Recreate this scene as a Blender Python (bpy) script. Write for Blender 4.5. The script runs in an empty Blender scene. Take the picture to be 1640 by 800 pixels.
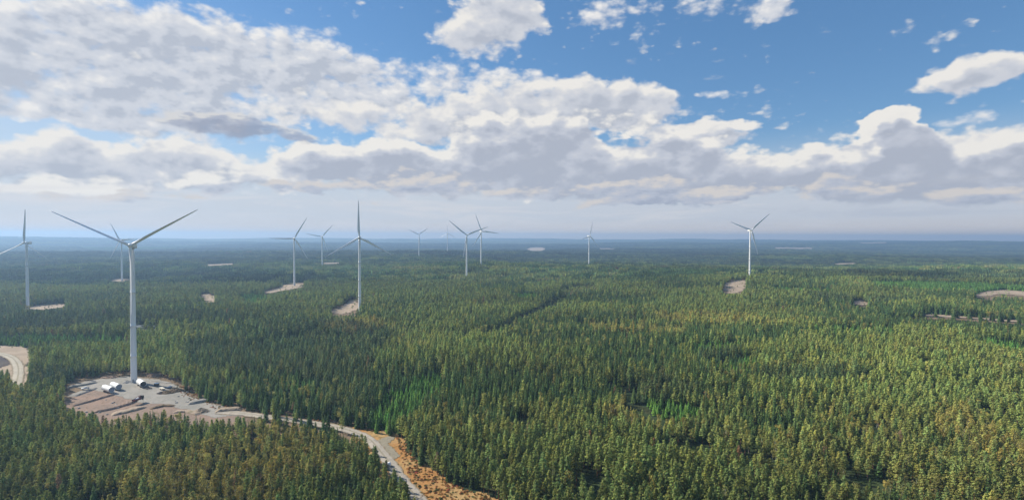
import bpy, bmesh, math, random, os
import numpy as np
from mathutils import Vector, Matrix, Euler

R = math.radians
random.seed(7)
rng = np.random.default_rng(11)
scene = bpy.context.scene
COL = scene.collection

# ------------------------------------------------------------------ camera
F = 820.0                      # focal length in photo pixels (photo 1640 x 800)
CAM_Z = 126.0
cam_data = bpy.data.cameras.new('camera')
cam_data.sensor_width = 36.0
cam_data.lens = 36.0 * F / 1640.0
cam_data.clip_start = 1.0
cam_data.clip_end = 120000.0
cam = bpy.data.objects.new('camera', cam_data)
COL.objects.link(cam)
PITCH = R(1.42)
ROLL = R(0.24)
cam_rot = (Matrix.Rotation(R(90) - PITCH, 3, 'X') @ Matrix.Rotation(ROLL, 3, 'Z'))
cam.matrix_world = Matrix.Translation((0, 0, CAM_Z)) @ cam_rot.to_4x4()
scene.camera = cam
CR = np.array(cam_rot)

# ------------------------------------------------------------------ light
SUN_AZ, SUN_EL = -68.0, 35.0            # degrees; azimuth from +Y towards +X
S_DIR = Vector((math.sin(R(SUN_AZ)) * math.cos(R(SUN_EL)), math.cos(R(SUN_AZ)) * math.cos(R(SUN_EL)), math.sin(R(SUN_EL))))
sun_data = bpy.data.lights.new('sun', 'SUN')
sun_data.energy = 5.0
sun_data.angle = R(0.5)
sun_data.color = (1.0, 0.92, 0.79)
sun = bpy.data.objects.new('sun', sun_data)
COL.objects.link(sun)
sun.rotation_euler = S_DIR.to_track_quat('Z', 'Y').to_euler()

scene.view_settings.view_transform = 'Standard'
scene.view_settings.look = 'None'
scene.view_settings.gamma = 1.0
scene.view_settings.exposure = 0.65
scene.view_settings.use_curve_mapping = False
scene.cycles.max_bounces = 4
scene.cycles.diffuse_bounces = 2
scene.cycles.glossy_bounces = 1
scene.cycles.volume_bounces = 0
scene.cycles.transparent_max_bounces = 4

# ------------------------------------------------------------------ node expression helper
class E:
    def __init__(s, nt, sock): s.nt, s.s = nt, sock
    def _m(s, op, *a, clamp=False):
        n = s.nt.nodes.new('ShaderNodeMath'); n.operation = op; n.use_clamp = clamp
        for i, v in enumerate((s,) + a):
            if isinstance(v, E): s.nt.links.new(v.s, n.inputs[i])
            else: n.inputs[i].default_value = float(v)
        return E(s.nt, n.outputs[0])
    def __add__(s, o): return s._m('ADD', o)
    __radd__ = __add__
    def __mul__(s, o): return s._m('MULTIPLY', o)
    __rmul__ = __mul__
    def __sub__(s, o): return s._m('SUBTRACT', o)
    def __rsub__(s, o): return (s * -1.0) + o
    def __truediv__(s, o): return s._m('DIVIDE', o)
    def clamp(s): return s._m('ADD', 0.0, clamp=True)
    def __rtruediv__(s, o): return s._m('POWER', -1.0) * o
    def maxi(s, o): return s._m('MAXIMUM', o)
    def mini(s, o): return s._m('MINIMUM', o)
    def smax(s, o, k): return s._m('SMOOTH_MAX', o, k)
    def sqrt(s): return s._m('SQRT')
    def atan2(s, o): return s._m('ARCTAN2', o)
    def pow(s, o): return s._m('POWER', o)
    def mul_add(s, a, b): return s._m('MULTIPLY_ADD', a, b)
    def sstep(s, a, b):
        n = s.nt.nodes.new('ShaderNodeMapRange'); n.interpolation_type = 'SMOOTHSTEP'
        s.nt.links.new(s.s, n.inputs[0]); n.inputs[1].default_value = a; n.inputs[2].default_value = b
        return E(s.nt, n.outputs[0])

def vec(nt, x, y, z):
    n = nt.nodes.new('ShaderNodeCombineXYZ')
    for i, v in enumerate((x, y, z)):
        if isinstance(v, E): nt.links.new(v.s, n.inputs[i])
        else: n.inputs[i].default_value = float(v)
    return n.outputs[0]

def noise(nt, v, scale, detail=5, rough=0.55, dist=0.0, lac=2.0):
    n = nt.nodes.new('ShaderNodeTexNoise'); n.noise_dimensions = '3D'
    nt.links.new(v, n.inputs['Vector'])
    n.inputs['Scale'].default_value = scale; n.inputs['Detail'].default_value = detail
    n.inputs['Roughness'].default_value = rough; n.inputs['Distortion'].default_value = dist
    n.inputs['Lacunarity'].default_value = lac
    return E(nt, n.outputs[0])

def voro(nt, v, scale, detail=2, rough=0.5, smooth=0.4):
    n = nt.nodes.new('ShaderNodeTexVoronoi'); n.voronoi_dimensions = '2D'; n.feature = 'SMOOTH_F1'
    nt.links.new(v, n.inputs['Vector'])
    n.inputs['Scale'].default_value = scale; n.inputs['Detail'].default_value = detail
    n.inputs['Roughness'].default_value = rough; n.inputs['Smoothness'].default_value = smooth
    return E(nt, n.outputs['Distance'])

def mixc(nt, f, a, b):
    n = nt.nodes.new('ShaderNodeMix'); n.data_type = 'RGBA'
    if isinstance(f, E): nt.links.new(f.s, n.inputs[0])
    else: n.inputs[0].default_value = f
    for i, v in ((6, a), (7, b)):
        if isinstance(v, (tuple, list)): n.inputs[i].default_value = (*v[:3], 1)
        else: nt.links.new(v, n.inputs[i])
    return n.outputs[2]

# ------------------------------------------------------------------ pixel <-> world (photo pixels, used to read real positions)
def ray(px, py):
    v = np.array([(px - 820.0) / F, -(py - 400.0) / F, -1.0])
    d = CR @ v
    return d / np.linalg.norm(d)

def azel(px, py):
    d = ray(px, py)
    return math.atan2(d[0], d[1]), d[2] / math.hypot(d[0], d[1])

def project(x, y, z):
    p = np.stack([x, y, z - CAM_Z], -1) @ CR            # R^T v
    dz = np.maximum(-p[..., 2], 1e-3)
    return 820 + F * p[..., 0] / dz, 400 - F * p[..., 1] / dz, dz

# ------------------------------------------------------------------ world: sky with clouds
world = bpy.data.worlds.new('World')
scene.world = world
world.use_nodes = True
wt = world.node_tree
for n in list(wt.nodes): wt.nodes.remove(n)
w_out = wt.nodes.new('ShaderNodeOutputWorld')
w_bg = wt.nodes.new('ShaderNodeBackground')
w_bg.inputs[1].default_value = 0.079
wt.links.new(w_bg.outputs[0], w_out.inputs[0])
sky = wt.nodes.new('ShaderNodeTexSky')
sky.sky_type = 'NISHITA'
sky.sun_disc = False
sky.sun_elevation = R(SUN_EL)
sky.sun_rotation = R(SUN_AZ)
sky.altitude = 100
sky.air_density = 1.0
sky.dust_density = 0.2
sky.ozone_density = 2.0
world.cycles.sampling_method = 'MANUAL'
world.cycles.sample_map_resolution = 512

tc = wt.nodes.new('ShaderNodeTexCoord')
sep = wt.nodes.new('ShaderNodeSeparateXYZ')
wt.links.new(tc.outputs['Generated'], sep.inputs[0])
dx, dy, dzz = (E(wt, sep.outputs[i]) for i in range(3))
hyp = (dx * dx + dy * dy).maxi(1e-6).sqrt()
AZ = dx.atan2(dy)
EL = (dzz / hyp).maxi(-0.02)

# cloud masses: (px, py, half width, half height, weight) read from the photograph's sky directions
HIGH = [(640, 110, 90, 30, .35), (860, 112, 90, 22, .4), (720, 70, 60, 30, .2), (150, 60, 420, 110, 0.70), (60, 150, 260, 60, 0.56), (330, 110, 260, 70, 0.56), (520, 60, 190, 60, 0.36), (560, 160, 240, 50, 0.59), (200, 190, 260, 60, 0.56),
        (780, 130, 130, 40, 0.48), (905, 20, 55, 30, 0.42), (990, 20, 60, 34, 0.59), (1040, 55, 60, 20, 0.42), (1125, 12, 80, 24, 0.56),
        (1240, 0, 50, 46, 0.84), (975, 78, 55, 14, 0.36), (1160, 146, 70, 12, 0.42), (1390, 140, 80, 14, 0.22), (1620, 178, 130, 16, 0.42), (905, 95, 35, 14, 0.36), (640, 20, 80, 14, 0.28)]
HIGH_H = [(640, 62, 80, 34, .45), (60, 212, 130, 22, .8), (872, 85, 70, 32, .45), (700, 25, 30, 30, .3), (470, 25, 110, 13, .30), (225, 170, 60, 14, .20), (1130, 95, 170, 46, .8), (1440, 60, 280, 80, 1.3), (405, 160, 90, 12, .14)]
MID = [(790, 25, 85, 72, .75), (900, 150, 190, 34, .52), (1010, 168, 100, 26, .34), (650, 190, 200, 46, .5), (1175, 196, 120, 9, .34), (900, 195, 220, 40, .55), (1140, 218, 110, 22, .6),
       (80, 262, 200, 46, .55), (270, 262, 180, 46, .5), (1570, 116, 115, 40, .85), (1500, 130, 50, 20, .35), (1590, 235, 130, 44, .62), (450, 290, 70, 26, .5), (360, 262, 300, 26, .2)]
BANK = [(700, 275, 280, 48, .62), (960, 262, 280, 60, .62), (830, 212, 120, 44, .45), (1130, 280, 190, 48, .62), (1440, 232, 72, 48, 1.0), (1432, 212, 48, 30, .8), (1350, 262, 90, 32, .55),
        (1480, 290, 260, 40, .66), (1620, 270, 130, 46, .52), (1540, 262, 200, 44, .40), (1300, 275, 60, 22, .4), (120, 300, 150, 22, .40), (330, 292, 90, 22, .45), (560, 250, 110, 40, .36)]
LOW = [(1010, 305, 110, 20, .55), (940, 326, 80, 12, .42), (720, 300, 240, 20, .50), (1240, 308, 180, 16, .45), (1560, 318, 180, 18, .5), (1100, 318, 120, 12, .5),
       (60, 312, 140, 14, .4), (250, 312, 120, 12, .40), (480, 300, 80, 18, .42), (600, 324, 60, 8, .30), (1330, 285, 60, 22, .4), (1440, 300, 90, 16, .35)]

def ell(lst, az, el):
    base = vec(wt, az, el, 0.0)
    tot = None
    for px, py, rx, ry, w in lst:
        a, e = azel(px, py)
        a2, e2 = azel(px + rx, py)
        a3, e3 = azel(px, py - ry)
        sx, sy = 0.7071 / max(abs(a2 - a), 1e-3), 0.7071 / max(abs(e3 - e), 1e-3)
        m = wt.nodes.new('ShaderNodeVectorMath'); m.operation = 'MULTIPLY_ADD'
        wt.links.new(base, m.inputs[0]); m.inputs[1].default_value = (sx, sy, 0); m.inputs[2].default_value = (-a * sx, -e * sy, 0)
        d = wt.nodes.new('ShaderNodeVectorMath'); d.operation = 'DOT_PRODUCT'
        wt.links.new(m.outputs[0], d.inputs[0]); wt.links.new(m.outputs[0], d.inputs[1])
        g = E(wt, d.outputs['Value'])._m('MULTIPLY_ADD', -1.0, 1.0, clamp=True)
        g = g * g
        tot = g * w if tot is None else g._m('MULTIPLY_ADD', w, tot)
    return tot

warp = noise(wt, vec(wt, AZ, EL * 1.6, 5.0), 8.0, 4, 0.6)
warp2 = noise(wt, vec(wt, AZ, EL * 1.6, 9.0), 8.0, 4, 0.6)
AZw = AZ + (warp - 0.5) * 0.12
ELw = EL + (warp2 - 0.5) * 0.06
# everywhere outside the photograph's view: an even broken cloud cover
outside = AZ._m('ABSOLUTE').sstep(0.80, 1.0).maxi(EL.sstep(0.50, 0.7))
inside = 1.0 - outside

def layer(mass, holes, scale, vst, seed, amp, bias, shift, edge, absorb, c_lo, c_mi, c_hi, out_cov, puff=0.3, cap=0.8, mid=0.35, rough=0.58):
    sx_, sy_ = shift
    def density(az, el, azw, elw, det):
        v = vec(wt, az, el * vst, seed)
        n = (noise(wt, v, scale, det, rough, 0.1) - 0.5)
        b = (0.5 - voro(wt, v, scale * 2.2, 2, 0.5, 0.6))
        return n * amp + b * puff * amp * 0.5
    c0 = ell(mass, AZw, ELw).mini(cap)
    c1 = ell(mass, AZw + sx_, ELw + sy_).mini(cap)
    if holes: 
        h0 = ell(holes, AZw, ELw); c0 = c0 - h0; c1 = c1 - h0
    c0 = c0 * inside + outside * out_cov; c1 = c1 * inside + outside * out_cov
    n0 = density(AZ, EL, AZw, ELw, 8)
    n1 = density(AZ + sx_, EL + sy_, AZw, ELw, 5)
    d0 = c0 + n0 + bias
    d1 = c1 + n1 + bias
    a = d0.sstep(0.0, edge)
    light = (d1.maxi(0.0) * (-absorb))._m('EXPONENT')
    light = light + (n0 - n1) * 0.55
    colr = mixc(wt, light.sstep(0.05, mid), c_lo, c_mi)
    colr = mixc(wt, light.sstep(mid * 0.8, 1.0), colr, c_hi)
    return a, colr

aH, cH = layer(HIGH, HIGH_H, 12.5, 1.5, 2.2, 1.75, -0.19, (-0.010, 0.014), 0.50, 2.2, (3.9, 4.25, 4.95), (5.0, 5.25, 5.8), (6.9, 6.8, 6.7), 0.28, 0.45, 0.85)
aM, cM = layer(MID, None, 10.0, 1.45, 7.7, 1.2, -0.12, (-0.014, 0.018), 0.24, 3.2, (3.8, 4.1, 4.75), (4.9, 5.1, 5.6), (6.9, 6.7, 6.4), 0.0, 0.45)
aB, cB = layer(BANK, None, 9.0, 1.7, 12.1, 1.15, -0.12, (-0.014, 0.020), 0.18, 4.2, (3.5, 3.8, 4.5), (4.4, 4.65, 5.3), (7.0, 6.8, 6.45), 0.0, 0.5)
DARKC = [(365, 204, 140, 20, 1.0), (300, 196, 60, 14, .4), (440, 214, 60, 12, .4)]
aD, cD = layer(DARKC, None, 12.0, 2.4, 31.0, 1.5, -0.16, (-0.006, 0.010), 0.55, 3.6, (2.5, 2.8, 3.6), (3.2, 3.5, 4.3), (5.6, 5.5, 5.4), 0.0, 0.4)
aL, cL = layer(LOW, None, 13.0, 2.6, 20.3, 1.2, -0.18, (-0.008, 0.010), 0.26, 3.4, (3.1, 3.45, 4.25), (3.9, 4.2, 4.95), (5.5, 5.2, 5.0), 0.0, 0.4)
# clear sky, a touch richer than the plain model
hs = wt.nodes.new('ShaderNodeHueSaturation')
hs.inputs['Saturation'].default_value = 1.22
hs.inputs['Value'].default_value = 0.95
wt.links.new(sky.outputs[0], hs.inputs['Color'])
# thin stratus veil low over the horizon, with faint streaks
vst_ = vec(wt, AZ * 1.2, EL * 11.0, 3.3)
st = noise(wt, vst_, 3.4, 6, 0.62, 0.5)
skyb = mixc(wt, 0.30, hs.outputs[0], (1.25, 2.75, 5.2))
veil = EL.sstep(0.20, 0.05).maxi(AZ.sstep(-0.15, -0.8) * EL.sstep(0.42, 0.12) * 0.55)
skyc = mixc(wt, (veil * 0.90).clamp(), skyb, (4.9, 5.1, 5.65))
skyc = mixc(wt, EL.sstep(0.040, 0.0), skyc, (6.3, 5.5, 4.9))
col = mixc(wt, aH * EL.sstep(0.05, 0.10), skyc, cH)
col = mixc(wt, aM * EL.sstep(0.045, 0.075), col, cM)
col = mixc(wt, aB * EL.sstep(0.045, 0.066), col, cB)
col = mixc(wt, aD * 0.85, col, cD)
col = mixc(wt, aL * EL.sstep(0.038, 0.055), col, cL)
streak = (st - 0.50).sstep(0.0, 0.16) * EL.sstep(0.008, 0.03) * EL.sstep(0.10, 0.06)
col = mixc(wt, (streak * 0.55).clamp(), col, (6.1, 5.9, 5.9))
streak2 = (0.46 - st).sstep(0.0, 0.16) * EL.sstep(0.008, 0.03) * EL.sstep(0.09, 0.05)
col = mixc(wt, (streak2 * 0.5).clamp(), col, (4.0, 4.3, 5.0))
wt.links.new(col, w_bg.inputs[0])


# ------------------------------------------------------------------ helpers for objects
def tag(o, label=None, cat=None, group=None, kind=None):
    if label: o['label'] = label
    if cat: o['category'] = cat
    if group: o['group'] = group
    if kind: o['kind'] = kind
    return o

def link_mesh(name, me, mat=None, parent=None):
    o = bpy.data.objects.new(name, me)
    COL.objects.link(o)
    if mat is not None and len(me.materials) == 0: me.materials.append(mat)
    if parent: o.parent = parent
    return o

def np_mesh(name, verts, faces, smooth=False):
    me = bpy.data.meshes.new(name)
    me.from_pydata([tuple(v) for v in np.asarray(verts).tolist()], [], [tuple(f) for f in faces])
    if smooth: me.polygons.foreach_set('use_smooth', [True] * len(me.polygons))
    me.update()
    return me

def empty(name, loc, rz=0.0):
    o = bpy.data.objects.new(name, None)
    o.empty_display_size = 1.0
    COL.objects.link(o)
    o.location = loc; o.rotation_euler = (0, 0, rz)
    return o

def new_mat(name, rough=0.9, spec=0.2):
    m = bpy.data.materials.new(name); m.use_nodes = True
    b = m.node_tree.nodes['Principled BSDF']
    b.inputs['Roughness'].default_value = rough
    b.inputs['Specular IOR Level'].default_value = spec
    return m, m.node_tree, b

def obj_coord(nt):
    t = nt.nodes.new('ShaderNodeTexCoord'); return t.outputs['Object']

def pos_coord(nt):
    g = nt.nodes.new('ShaderNodeNewGeometry'); return g.outputs['Position']

def set_bump(nt, b, h, strength=0.3, dist=0.3):
    n = nt.nodes.new('ShaderNodeBump'); n.inputs['Strength'].default_value = strength; n.inputs['Distance'].default_value = dist
    nt.links.new(h.s, n.inputs['Height']); nt.links.new(n.outputs[0], b.inputs['Normal'])

def paint(name, colr, rough=0.45, spec=0.4, wear=0.12, scale=1.2):
    m, nt, b = new_mat(name, rough, spec)
    n = noise(nt, obj_coord(nt), scale, 6, 0.6)
    dk = tuple(c * (1 - wear) for c in colr)
    nt.links.new(mixc(nt, n.sstep(0.35, 0.65), dk, colr), b.inputs['Base Color'])
    return m

# numpy value noise -------------------------------------------------
def _hash(ix, iy, seed):
    h = (ix.astype(np.int64) * 374761393 + iy.astype(np.int64) * 668265263 + seed * 1274126177) & 0xffffffff
    h = ((h ^ (h >> 13)) * 1274126177) & 0xffffffff
    h = (h ^ (h >> 16)) & 0xffffff
    return h / float(0xffffff)

def vnoise(x, y, seed):
    ix, iy = np.floor(x), np.floor(y)
    fx, fy = x - ix, y - iy
    fx, fy = fx * fx * (3 - 2 * fx), fy * fy * (3 - 2 * fy)
    a, b = _hash(ix, iy, seed), _hash(ix + 1, iy, seed)
    c, d = _hash(ix, iy + 1, seed), _hash(ix + 1, iy + 1, seed)
    return (a + (b - a) * fx) * (1 - fy) + (c + (d - c) * fx) * fy

def fbm(x, y, seed, octv=4, rough=0.5):
    s = np.zeros_like(np.asarray(x, float)); a, t, f = 1.0, 0.0, 1.0
    for i in range(octv):
        s = s + a * (vnoise(x * f + i * 17.3, y * f - i * 9.1, seed + i) - 0.5); t += a; a *= rough; f *= 2.03
    return s / t * 2          # about -1..1

# ------------------------------------------------------------------ wind turbines: where they stand
HUB = 117.0
# name: hub pixel, base pixel, metres of base hidden by trees, nose yaw (deg, from -Y towards +X), rotor phase
TURB = [
 ('T0', 211.5, 394.5, 612.5, 0, 22, 58), ('T1', 42.5, 389.5, 495, 0, 2, 3), ('T2', 194.5, 385, 450, 0, -12, -33),
 ('T3', 471, 382, 457.5, 0, 32, 30), ('T4', 515.8, 379, 424, 10, 25, 41), ('T5', 575.8, 381, 494, 3, 12, -1),
 ('T6', 671, 375.6, 410, 10, 5, 56), ('T7', 716.6, 373.5, 402, 10, 10, 0), ('T8', 747.6, 376.7, 443.8, 9, 5, 69),
 ('T9', 770.7, 370.5, 425.8, 9, 30, 97), ('T10', 943.6, 378, 424.3, 9, 40, 16), ('T11', 1201.8, 369, 446.8, 2, 8, 49)]
tinfo = []
for nm, hx, hy, by, hid, yaw, ph in TURB:
    dh = ray(hx, hy); dh = dh / math.hypot(dh[0], dh[1])
    db = ray(hx, by); db = db / math.hypot(db[0], db[1])
    dist = (HUB - hid) / (dh[2] - db[2])
    zb = CAM_Z + dist * dh[2] - HUB
    tinfo.append((dist * dh[0], dist * dh[1], zb))

# ------------------------------------------------------------------ terrain height
def hills(x, y):
    r = np.hypot(x, y)
    near = np.clip((r - 300) / 1500, 0, 1)
    far = np.clip((r - 2600) / 3500, 0, 1)
    vfar = np.clip((r - 5500) / 9000, 0, 1)
    h = 6.0 * near * fbm(x / 520, y / 420, 3, 3)
    h = h + far * 38 * fbm(x / 2300 + 3, y / 1000, 21, 4)
    h = h + np.clip((r - 1600) / 1500, 0, 1) * 9 * fbm(x / 900 + 8, y / 520, 26, 3)
    h = h + vfar * 50 * np.maximum(fbm(x / 9000 + 1, y / 3600, 33, 5) + 0.15, -0.1)
    h = h + np.clip((r - 5200) / 7200, 0, 1) ** 1.2 * (66 + 20 * fbm(x / 2500, y / 2500, 91, 3))
    return h
ANCH = [(x, y, z) for x, y, z in tinfo]
ANCH += [(0, 150, 0), (0, 260, 1), (250, 260, 4), (-250, 250, -1), (400, 600, 10), (0, 600, 6), (0, 1000, 12), (900, 900, 20), (1500, 1400, 24), (2100, 2100, -6), (1100, 2500, -12),
         (300, 2400, -8), (2800, 1900, -18), (-300, 2900, -8), (0, -1200, 0), (-900, 300, -2), (-1800, 1200, -4), (-2300, 2300, 0), (0, 6000, -20), (4000, 4500, -28), (-4000, 4500, -18), (9000, 9000, 84), (0, 12500, 92), (-9000, 9000, 88), (4500, 11500, 88), (-4500, 11500, 92), (11500, 5500, 84), (-11500, 5500, 84), (0, -12000, 80)]
ANCH = np.array(ANCH, float)
_an = ANCH[:, 2] - hills(ANCH[:, 0], ANCH[:, 1])
def terrain(x, y):
    x = np.asarray(x, float); y = np.asarray(y, float)
    num = np.zeros_like(x); den = np.zeros_like(x)
    for (ax, ay, _), az_ in zip(ANCH, _an):
        w = 1.0 / ((x - ax) ** 2 + (y - ay) ** 2 + 60.0 ** 2) ** 1.6
        num += w * az_; den += w
    return num / den + hills(x, y)

def ground_at(px, py):
    d = ray(px, py); t = 30.0
    h = d[2]
    lo, hi = 60.0, 60.0
    for i in range(900):
        hi = lo * 1.01
        if CAM_Z + h * hi <= float(terrain(d[0] * hi, d[1] * hi)): break
        lo = hi
    for i in range(22):
        m = (lo + hi) / 2
        if CAM_Z + h * m <= float(terrain(d[0] * m, d[1] * m)): hi = m
        else: lo = m
    return d[0] * hi, d[1] * hi

def P3(px, py, dz=0.0):
    x, y = ground_at(px, py)
    return Vector((x, y, float(terrain(x, y)) + dz))

# ------------------------------------------------------------------ clearings, as seen on the ground
CLEAR = {
 'pad': [(100, 628), (108, 614), (130, 606), (165, 602), (205, 600), (232, 602), (262, 606), (288, 613), (300, 627), (318, 637), (345, 646), (388, 655), (388, 668), (345, 673), (318, 668), (300, 662), (262, 655), (232, 660), (205, 664), (170, 664), (130, 658), (104, 648)],
 'roadvis': [(380, 655), (430, 661), (480, 668), (530, 676), (570, 685), (602, 694), (630, 697), (640, 712), (652, 735), (668, 755), (700, 776), (740, 800), (760, 830), (690, 830), (668, 800), (650, 775), (634, 752), (615, 735), (598, 713), (580, 695), (540, 683), (500, 676), (440, 666), (385, 668)],
 'heathvis': [(640, 700), (652, 715), (668, 740), (700, 765), (745, 785), (790, 802), (815, 830), (740, 830), (690, 790), (655, 750), (632, 715)],
 'loop': [(-40, 552), (0, 553), (28, 555), (48, 560), (48, 585), (43, 611), (24, 613), (16, 600), (12, 592), (-40, 592)],
 't1': [(30, 494), (60, 489), (106, 486), (104, 491), (62, 497)],
 'sand1': [(318, 472), (333, 471), (346, 476), (343, 484), (332, 483)],
 't3': [(416, 469), (440, 463), (456, 457), (474, 454), (492, 456), (480, 461), (455, 465), (430, 470)],
 't5': [(526, 500), (543, 493), (556, 484), (572, 477), (577, 494), (562, 500), (545, 504)],
 't2': [(182, 450), (190, 447), (203, 448), (200, 453)],
 't11': [(1158, 466), (1162, 455), (1178, 448), (1198, 449), (1194, 459), (1190, 465), (1186, 469), (1158, 470)],
 'sand2': [(1362, 483), (1380, 481), (1394, 487), (1380, 491)],
 'strip': [(1465, 504.5), (1485, 503), (1560, 508), (1640, 514.5), (1700, 519), (1700, 521.5), (1640, 517), (1560, 511), (1480, 506.5)],
 'hill': [(1560, 472), (1580, 466), (1612, 464), (1660, 469), (1700, 474), (1700, 477), (1640, 474), (1605, 471), (1582, 476), (1568, 477)],
 'pond': [(207, 521), (250, 519), (256, 523), (212, 526)],
}
far_open = [[(842, 399), (850, 396.5), (868, 396), (874, 398.5), (868, 402), (850, 402)], [(1240, 396), (1300, 396.5), (1300, 398.5), (1245, 398.5)],
            [(960, 397.5), (985, 397.5), (985, 399), (960, 399)], [(518, 421), (545, 420.5), (545, 422.5), (520, 423)], [(1375, 388), (1420, 388), (1420, 389.5), (1378, 389.5)],
            [(1330, 422), (1370, 421), (1372, 423), (1340, 424)], [(330, 424), (375, 422), (378, 424), (335, 426)]]
for i_, p_ in enumerate(far_open): CLEAR['far%d' % i_] = p_
# raster mask of everything that must stay open to view
MW, MH = 1840, 960
gx, gy = np.meshgrid(np.arange(MW) - 100 + 0.5, np.arange(MH) - 0 + 0.5)
def inpoly(x, y, poly):
    ins = np.zeros(np.shape(x), bool)
    n = len(poly)
    for i in range(n):
        x1, y1 = poly[i]; x2, y2 = poly[(i + 1) % n]
        if y1 == y2: continue
        c = ((y1 > y) != (y2 > y)) & (x < (x2 - x1) * (y - y1) / (y2 - y1) + x1)
        ins ^= c
    return ins
wob = fbm(gx / 9.0, gy / 5.0, 77, 3) * 3.0
wob2 = fbm(gx / 9.0, gy / 5.0, 99, 3) * 1.6
open_mask = np.zeros((MH, MW), bool)
for k, p in CLEAR.items():
    amp = 0.1 if k.startswith('far') else 0.35 if k in ('pond', 'sand1', 't2', 'sand2', 'strip', 't1', 't3') else 1.0
    open_mask |= inpoly(gx + wob * amp, gy + wob2 * amp, p)
def mask_at(px, py, m):
    ix = np.clip((px + 100).astype(int), 0, MW - 1); iy = np.clip(py.astype(int), 0, MH - 1)
    return m[iy, ix] & (px > -100) & (px < MW - 101) & (py < MH - 1)

# stands that differ from the rest: polygon -> what grows there
YOUNG = [[(-60, 531), (60, 528), (205, 533), (205, 547), (-60, 546)],
         [(1000, 640), (1030, 630), (1085, 634), (1125, 645), (1120, 664), (1060, 668), (1010, 655)],
         [(585, 655), (620, 620), (665, 600), (700, 590), (712, 612), (680, 640), (640, 668), (600, 675)],
         [(1390, 449), (1500, 447), (1700, 458), (1700, 470), (1400, 462)],
         [(1130, 570), (1190, 566), (1230, 578), (1180, 592)], [(820, 470), (860, 466), (870, 474), (835, 480)], [(1280, 520), (1420, 524), (1460, 534), (1300, 532)], [(1100, 546), (1180, 544), (1200, 554), (1120, 556)], [(440, 600), (500, 596), (520, 606), (460, 612)], [(1230, 455), (1330, 458), (1330, 464), (1240, 462)], [(1560, 540), (1660, 545), (1700, 560), (1600, 562)],
         [(120, 395), (300, 392), (330, 398), (150, 402)], [(380, 470), (420, 466), (440, 480), (395, 486)]]
YELLOW = [[(200, 745), (330, 705), (430, 670), (520, 690), (560, 720), (560, 745), (470, 760), (430, 830), (120, 830)],
          [(1000, 628), (1040, 668), (1130, 678), (1080, 690), (960, 660)],
          [(1500, 640), (1560, 640), (1620, 690), (1700, 750), (1600, 740), (1500, 690)],
          [(505, 520), (600, 510), (640, 520), (560, 535)], [(1040, 500), (1200, 505), (1280, 520), (1100, 520)], [(930, 512), (1090, 520), (1100, 536), (960, 530)]]
CUT = [[(906, 470), (898, 470), (868, 483), (825, 503), (785, 522), (768, 533), (776, 540), (810, 527), (855, 506), (892, 486), (908, 474)]]  # low trees; the corridor's shade is put into their dark tint
BOG = [[(1185, 468), (1215, 467), (1255, 472), (1250, 477), (1190, 474)], [(1400, 498), (1480, 500), (1560, 506), (1640, 512), (1640, 520), (1540, 513), (1430, 508)], [(1568, 476), (1600, 470), (1660, 473), (1660, 481), (1600, 480), (1575, 486)], [(530, 500), (560, 498), (575, 505), (560, 512), (525, 508)], [(925, 512), (990, 514), (1090, 521), (1085, 525), (985, 520), (925, 517)], [(893, 462), (905, 456), (950, 453), (972, 456), (962, 466), (935, 468), (905, 473)]]
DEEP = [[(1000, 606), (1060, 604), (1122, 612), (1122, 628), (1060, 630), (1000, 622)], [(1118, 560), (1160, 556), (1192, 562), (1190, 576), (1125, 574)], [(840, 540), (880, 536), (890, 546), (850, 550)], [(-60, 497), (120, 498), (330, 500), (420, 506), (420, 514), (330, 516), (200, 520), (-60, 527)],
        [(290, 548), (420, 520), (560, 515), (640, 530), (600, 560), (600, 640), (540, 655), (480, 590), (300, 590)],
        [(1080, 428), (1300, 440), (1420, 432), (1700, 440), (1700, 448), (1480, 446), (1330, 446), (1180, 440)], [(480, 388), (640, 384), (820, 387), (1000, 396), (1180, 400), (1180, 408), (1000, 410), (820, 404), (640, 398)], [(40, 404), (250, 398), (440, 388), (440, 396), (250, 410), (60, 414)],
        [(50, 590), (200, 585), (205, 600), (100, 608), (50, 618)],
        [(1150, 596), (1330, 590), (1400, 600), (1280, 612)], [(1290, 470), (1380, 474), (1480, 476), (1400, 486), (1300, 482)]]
HOLE = [[(1330, 783), (1400, 770), (1470, 790), (1450, 800), (1360, 800)], [(1392, 690), (1420, 684), (1424, 700), (1400, 706)], [(820, 680), (845, 672), (850, 700), (826, 710)],
        [(1180, 610), (1260, 604), (1270, 612), (1190, 620)], [(640, 780), (660, 774), (690, 800), (660, 808)]]
def stand(px, py, polys):
    m = np.zeros(px.shape, bool)
    w1 = fbm(px / 16.0, py / 7.0, 55, 2) * 8; w2 = fbm(px / 16.0, py / 7.0, 56, 2) * 4
    for p in polys: m |= inpoly(px + w1, py + w2 * (py - 385) / 250.0, p)
    return m

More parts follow.
